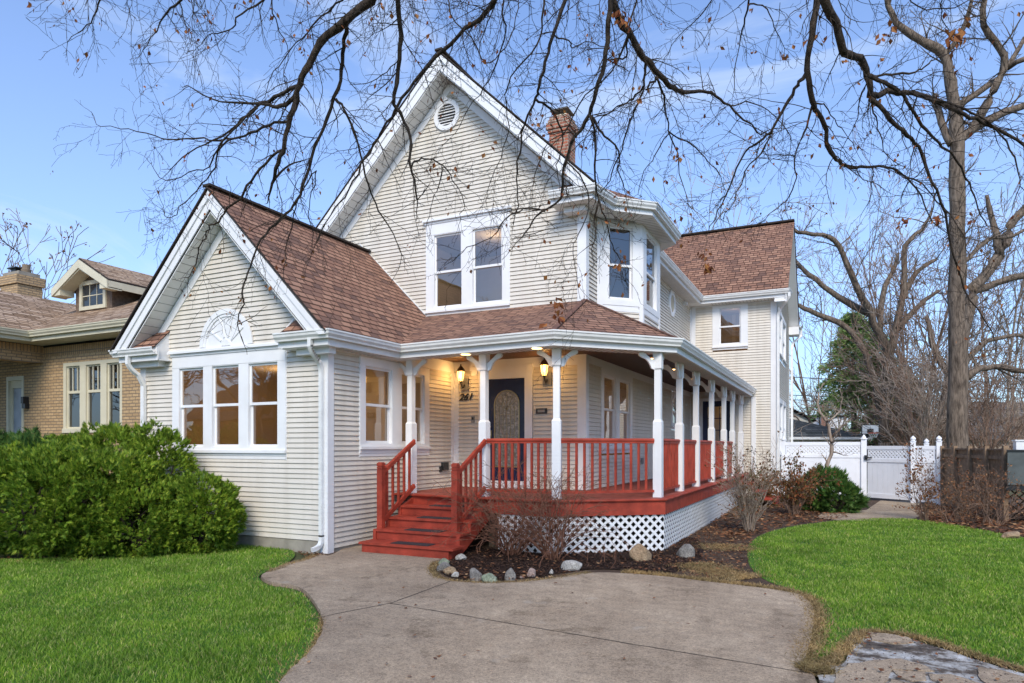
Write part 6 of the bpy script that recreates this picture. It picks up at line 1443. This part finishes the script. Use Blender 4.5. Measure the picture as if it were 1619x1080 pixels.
# background trees
def bgtree(name, limbs, D, label, mat, seed, dens, Lm, base=None, rmin=.006, group=None, lvl=2, up=.25, jit=1.0):
    rnd = random.Random(seed); p0 = at(*limbs[0][0][0], D); root = empty(name, (p0.x, p0.y, 0), label, 'tree', group)
    for i, (pts, r0, r1) in enumerate(limbs):
        m_ = MB(); Q, R = px_limb(m_, pts, D, D+rnd.uniform(-1.2, 1.2)*(0 if i == 0 else 1), r0, r1, jit, rnd, 10 if r0 > 8 else 6)
        if pts[0][1] > 640 and i == 0: m_.tube([Vector((Q[0].x, Q[0].y, -.1)), Q[0]], [R[0]*1.25, R[0]], 10)
        o = m_.build('trunk' if i == 0 else 'branch', M[mat], root, smooth=True); tw = MB()
        for j in range(1, len(Q)):
            seg = Q[j]-Q[j-1]
            if R[j]*1062/D > 13: continue
            n = seg.length*dens; k = int(n)+(rnd.random() < n-int(n))
            for _ in range(k):
                p = Q[j-1].lerp(Q[j], rnd.random()); d = seg.normalized()*.6+Vector((rnd.gauss(0, .7), rnd.gauss(0, .5), rnd.gauss(up, .45))); grow(tw, p, d, Lm*rnd.uniform(.4, 1.15), max(min(R[j]*.45, .035), rmin), rnd, -.1, .5, 6, lvl, 4, 4, None, .75, rmin)
        t_ = tw.build('twigs', M[mat], o); t_['kind'] = 'stuff'
    return root
bgtree('bare_tree', [([(1516, 760), (1514, 680), (1515, 559), (1513, 466), (1514, 363), (1512, 259), (1512, 181), (1501, 130), (1493, 88), (1457, 62), (1426, 44), (1405, 10), (1395, -40)], 18, 3),
 ([(1493, 90), (1519, 52), (1535, 10), (1545, -40)], 5, 2.5), ([(1504, 228), (1483, 176), (1478, 150)], 6, 4), ([(1512, 228), (1540, 202), (1561, 161), (1587, 109), (1582, 78), (1556, 41), (1556, 0), (1560, -40)], 8, 4),
 ([(1516, 222), (1551, 197), (1619, 166), (1700, 140)], 8, 4), ([(1587, 109), (1619, 93), (1660, 70)], 5, 3), ([(1509, 172), (1561, 135), (1590, 112), (1619, 60)], 6, 3), ([(1529, 596), (1549, 583), (1585, 581), (1619, 587), (1690, 600)], 6, 4), ([(1520, 420), (1560, 380), (1600, 372), (1660, 350)], 4, 2)],
 23, 'tall thick trunked bare tree rising behind the brown fence', 'bark2', 41, 1.6, 1.7, rmin=.007)
bgtree('bare_tree', [([(1398, 700), (1402, 600), (1410, 549), (1429, 466), (1431, 389), (1457, 363), (1475, 330)], 8, 2.2), ([(1400, 600), (1400, 549), (1374, 492), (1343, 430), (1328, 389), (1300, 372), (1262, 368), (1240, 350)], 7.5, 2), ([(1374, 497), (1338, 477), (1302, 451), (1270, 425), (1255, 410)], 6, 2.5), ([(1392, 640), (1369, 559), (1338, 518), (1291, 497), (1263, 482), (1245, 480)], 6, 2.5), ([(1390, 530), (1395, 466), (1412, 430), (1420, 400)], 5, 2.5), ([(1429, 470), (1450, 430), (1480, 410)], 5, 2.5), ([(1420, 520), (1450, 485), (1485, 460)], 5, 2.5)],
 36, 'spreading bare tree with forked trunks between the house and the thick trunk', 'bark2', 42, 1.5, 2.4, rmin=.011)
bgtree('bare_tree', [([(1490, 700), (1505, 600), (1530, 497), (1540, 456), (1581, 404), (1597, 357), (1619, 331), (1680, 280)], 11, 6), ([(1540, 460), (1600, 440), (1660, 430)], 7, 4), ([(1581, 404), (1570, 350), (1560, 310)], 6, 3), ([(1505, 600), (1480, 560), (1465, 500)], 7, 3), ([(1510, 590), (1560, 540), (1620, 530)], 5, 3)],
 33, 'bare tree leaning right behind the thick trunk', 'bark2', 43, 1.2, 2.4, rmin=.011)
for i, (x, yb, yt, w, D, lab) in enumerate(((1440, 720, 520, 80, 38, 'tangled bare thicket left of the thick trunk'), (1462, 720, 540, 80, 30, 'tangled bare thicket close against the thick trunk'), (1570, 720, 560, 110, 29, 'reddish bare thicket right of the thick trunk'), (1610, 720, 560, 90, 31, 'bare thicket at the right edge above the trailer'), (1405, 720, 610, 40, 40, 'low bare thicket behind the white gate'))):
    gxy = gx(x, D); bare_shrub('thicket', gxy, (705-yt)*D/1062+1.6, w*D/1062*.5, 16, lab, 'twigpale' if i % 2 else 'twig', 50+i, 'bare thickets behind the fences', None, 0, .0, .035, 3, 5, .5, rmin=.010, wob=.55, cat='thicket')
for i, (x, yt, w, D, lab) in enumerate(((20, 410, 70, 34, 'bare treetop behind the neighbour\'s brick chimney'), (1072, 352, 40, 38, 'pale treetop peeping over the rear roof'), (1268, 610, 45, 70, 'small bare tree beyond the garage at left'), (1320, 615, 50, 74, 'small bare tree beyond the garage near the red chimney'))):
    bare_shrub('far_tree', gx(x, D), (705-yt)*D/1062+1.6, w*D/1062*.55, 9, lab, 'twig' if i != 1 else 'twigpale', 70+i, None, 'leafbrown' if i < 2 else None, 260, .0, .08, 3, 5, .2, rmin=.014, wob=.4, leafs=.14, cat='tree')
slim = ['slender bare tree just right of the rear gable', 'slender bare tree above the white gate', 'slender pale tree touching the thick trunk on its left', 'tall slim tree at the far right edge', 'slim tree between the thick trunk and the leaning one', 'low spreading bare tree over the garage roof', 'short slim tree above the short fence panel']
for i, (x, yt, w, D) in enumerate(((1295, 400, 95, 48), (1420, 400, 110, 40), (1468, 330, 95, 37), (1608, 300, 130, 38), (1565, 370, 110, 41), (1340, 450, 110, 55), (1450, 470, 100, 33))):
    bare_shrub('slender_tree', gx(x, D), ((705-yt)*D/1062+1.6)*.95, w*D/1062*.45, 5, slim[i], 'twigpale' if i % 2 else 'twig', 90+i, 'slender bare trees beyond the fences', None, 0, -.05, .085, 3, 6, .25, rmin=.012, wob=.33, cat='tree')
# little leaning tree before the fence
bgtree('sapling', [([(1303, 790), (1306, 745), (1313, 718), (1314, 692), (1308, 668), (1297, 654), (1293, 630), (1303, 608), (1306, 596)], 4, .8), ([(1314, 692), (1331, 674), (1344, 664), (1350, 655)], 2.2, .8), ([(1308, 668), (1325, 655), (1330, 640), (1328, 615)], 1.8, .6), ([(1297, 654), (1285, 645), (1275, 640)], 1.2, .5), ([(1314, 700), (1322, 690), (1328, 680)], 1.2, .5)], 18.5, 'small crooked leafless tree standing before the white fence', 'twigpale', 60, 2.0, .55, rmin=.004, lvl=1)
# conifer
def conifer(px, D, h, rad, label, seed, mat='pine', n=26000, z0=.8):
    r = np.random.default_rng(seed); x0, y0 = gx(px, D); root = empty('conifer', (x0, y0, 0), label, 'tree'); mb = MB(); mb.tube([(x0, y0, -.1), (x0, y0, h*.5), (x0, y0, h)], [.22, .14, .02], 8); mb.build('trunk', M['bark2'], root)
    rnd = random.Random(seed); P = []; O = []
    bm_ = MB()
    z = z0
    while z < h*.98:
        t = (z-z0)/(h-z0); L = rad*(1-t)**.75*rnd.uniform(.65, 1.15)+.2
        for k in range(5):
            a = rnd.uniform(0, 6.28); e = Vector((x0+math.cos(a)*L, y0+math.sin(a)*L, z-L*.18)); s_ = Vector((x0, y0, z)); m = s_.lerp(e, .5)+Vector((0, 0, .15*L)); bm_.tube([s_, m, e], [.04, .025, .01], 4)
            for q in range(int(n/((h-z0)/.28*5))):
                u = rnd.random()**.6; c = s_.lerp(e, u)+Vector((0, 0, .15*L*4*u*(1-u))); P.append((c.x+rnd.gauss(0, .16), c.y+rnd.gauss(0, .16), c.z+rnd.gauss(-.05, .12))); O.append((math.cos(a)+rnd.gauss(0, .5), math.sin(a)+rnd.gauss(0, .5), rnd.gauss(-.15, .4)))
        z += .28
    bm_.build('branches', M['bark2'], root)
    P = np.array(P); O = np.array(O); O /= np.linalg.norm(O, axis=1)[:, None]; m = len(P); S = np.cross(O, r.normal(0, 1, (m, 3))); S /= np.linalg.norm(S, axis=1)[:, None]; L = r.uniform(.12, .3, m)[:, None]; w = L*.16
    V = np.stack([P, P+O*L*.5+S*w, P+O*L, P+O*L*.5-S*w], 1); b = np.arange(m)*4; npmesh('crown', V.reshape(-1, 3), np.stack([b, b+1, b+2, b+3], 1), M[mat], root)
conifer(1385, 42, 9.0, 2.6, 'dense green conifer behind the backboard', 80, n=15000)
conifer(1350, 44, 10.5, 2.6, 'taller pale green conifer behind the forked tree', 81, n=20000, z0=4)
conifer(1430, 50, 7.5, 2.6, 'short dark conifer behind the white gate', 82, 'yew2', n=16000)
# a far line of suburban greenery and bare crowns closing the horizon
far = MB(); rr_ = random.Random(5)
for k in range(150):
    a = rr_.uniform(-1.2, .9); D = rr_.uniform(90, 150); p = Vector((math.sin(a)*D-20, math.cos(a)*D, -.2)); h = rr_.uniform(3.5, 7)
    grow(far, p, Vector((rr_.gauss(0, .1), 0, 1)), h, .18, rr_, -.1, .35, 6, 2, 7, 4, None, .6, .035)
o = far.build('far_trees', M['twig']); tag(o, 'distant belt of bare trees along the horizon', 'trees', kind='stuff')

# across the street, seen only in the window panes
so_ = empty('street_house', (-34, -20, 0), 'red brick house across the street mirrored in the front windows', 'house')
mb = MB(); brickbox(mb, -42, -30, -26, -18, -.1, 3.4); mb.build('wall', M['redbrick'], so_)
mb = MB(); slab(mb, [(-43, -17.4, 3.4), (-29, -17.4, 3.4), (-29, -22, 6.4), (-43, -22, 6.4)], .1); slab(mb, [(-43, -22, 6.4), (-29, -22, 6.4), (-29, -26.6, 3.4), (-43, -26.6, 3.4)], .1); mb.build('roof', [M['shingle4'], M['roofedge']], so_)
st_ = MB(); rr_ = random.Random(15)
for (x_, y_, h_) in ((-22, -6, 9), (-27, -10, 10), (-18, -11, 9), (-33, -9, 9), (-24, -16, 10), (-14, -16, 9), (-40, -12, 9), (4, -14, 9), (12, 2, 9), (16, 9, 9), (13, -8, 9), (19, 16, 10), (-30, -3, 8), (-8, -18, 9)):
    q0 = Vector((x_, y_, 0)); st_.tube([q0, q0+Vector((0, .1, h_*.3))], [.25, .18], 8); p_ = q0+Vector((0, .1, h_*.3))
    for _ in range(5): grow(st_, p_, Vector((rr_.gauss(0, .6), rr_.gauss(0, .6), 1)), h_*rr_.uniform(.5, .75), .12, rr_, -.1, .4, 7, 3, 6, 5, None, .65, .016)
o = st_.build('street_trees', M['bark2']); tag(o, 'belt of bare street trees mirrored in the windows', 'trees', kind='stuff')
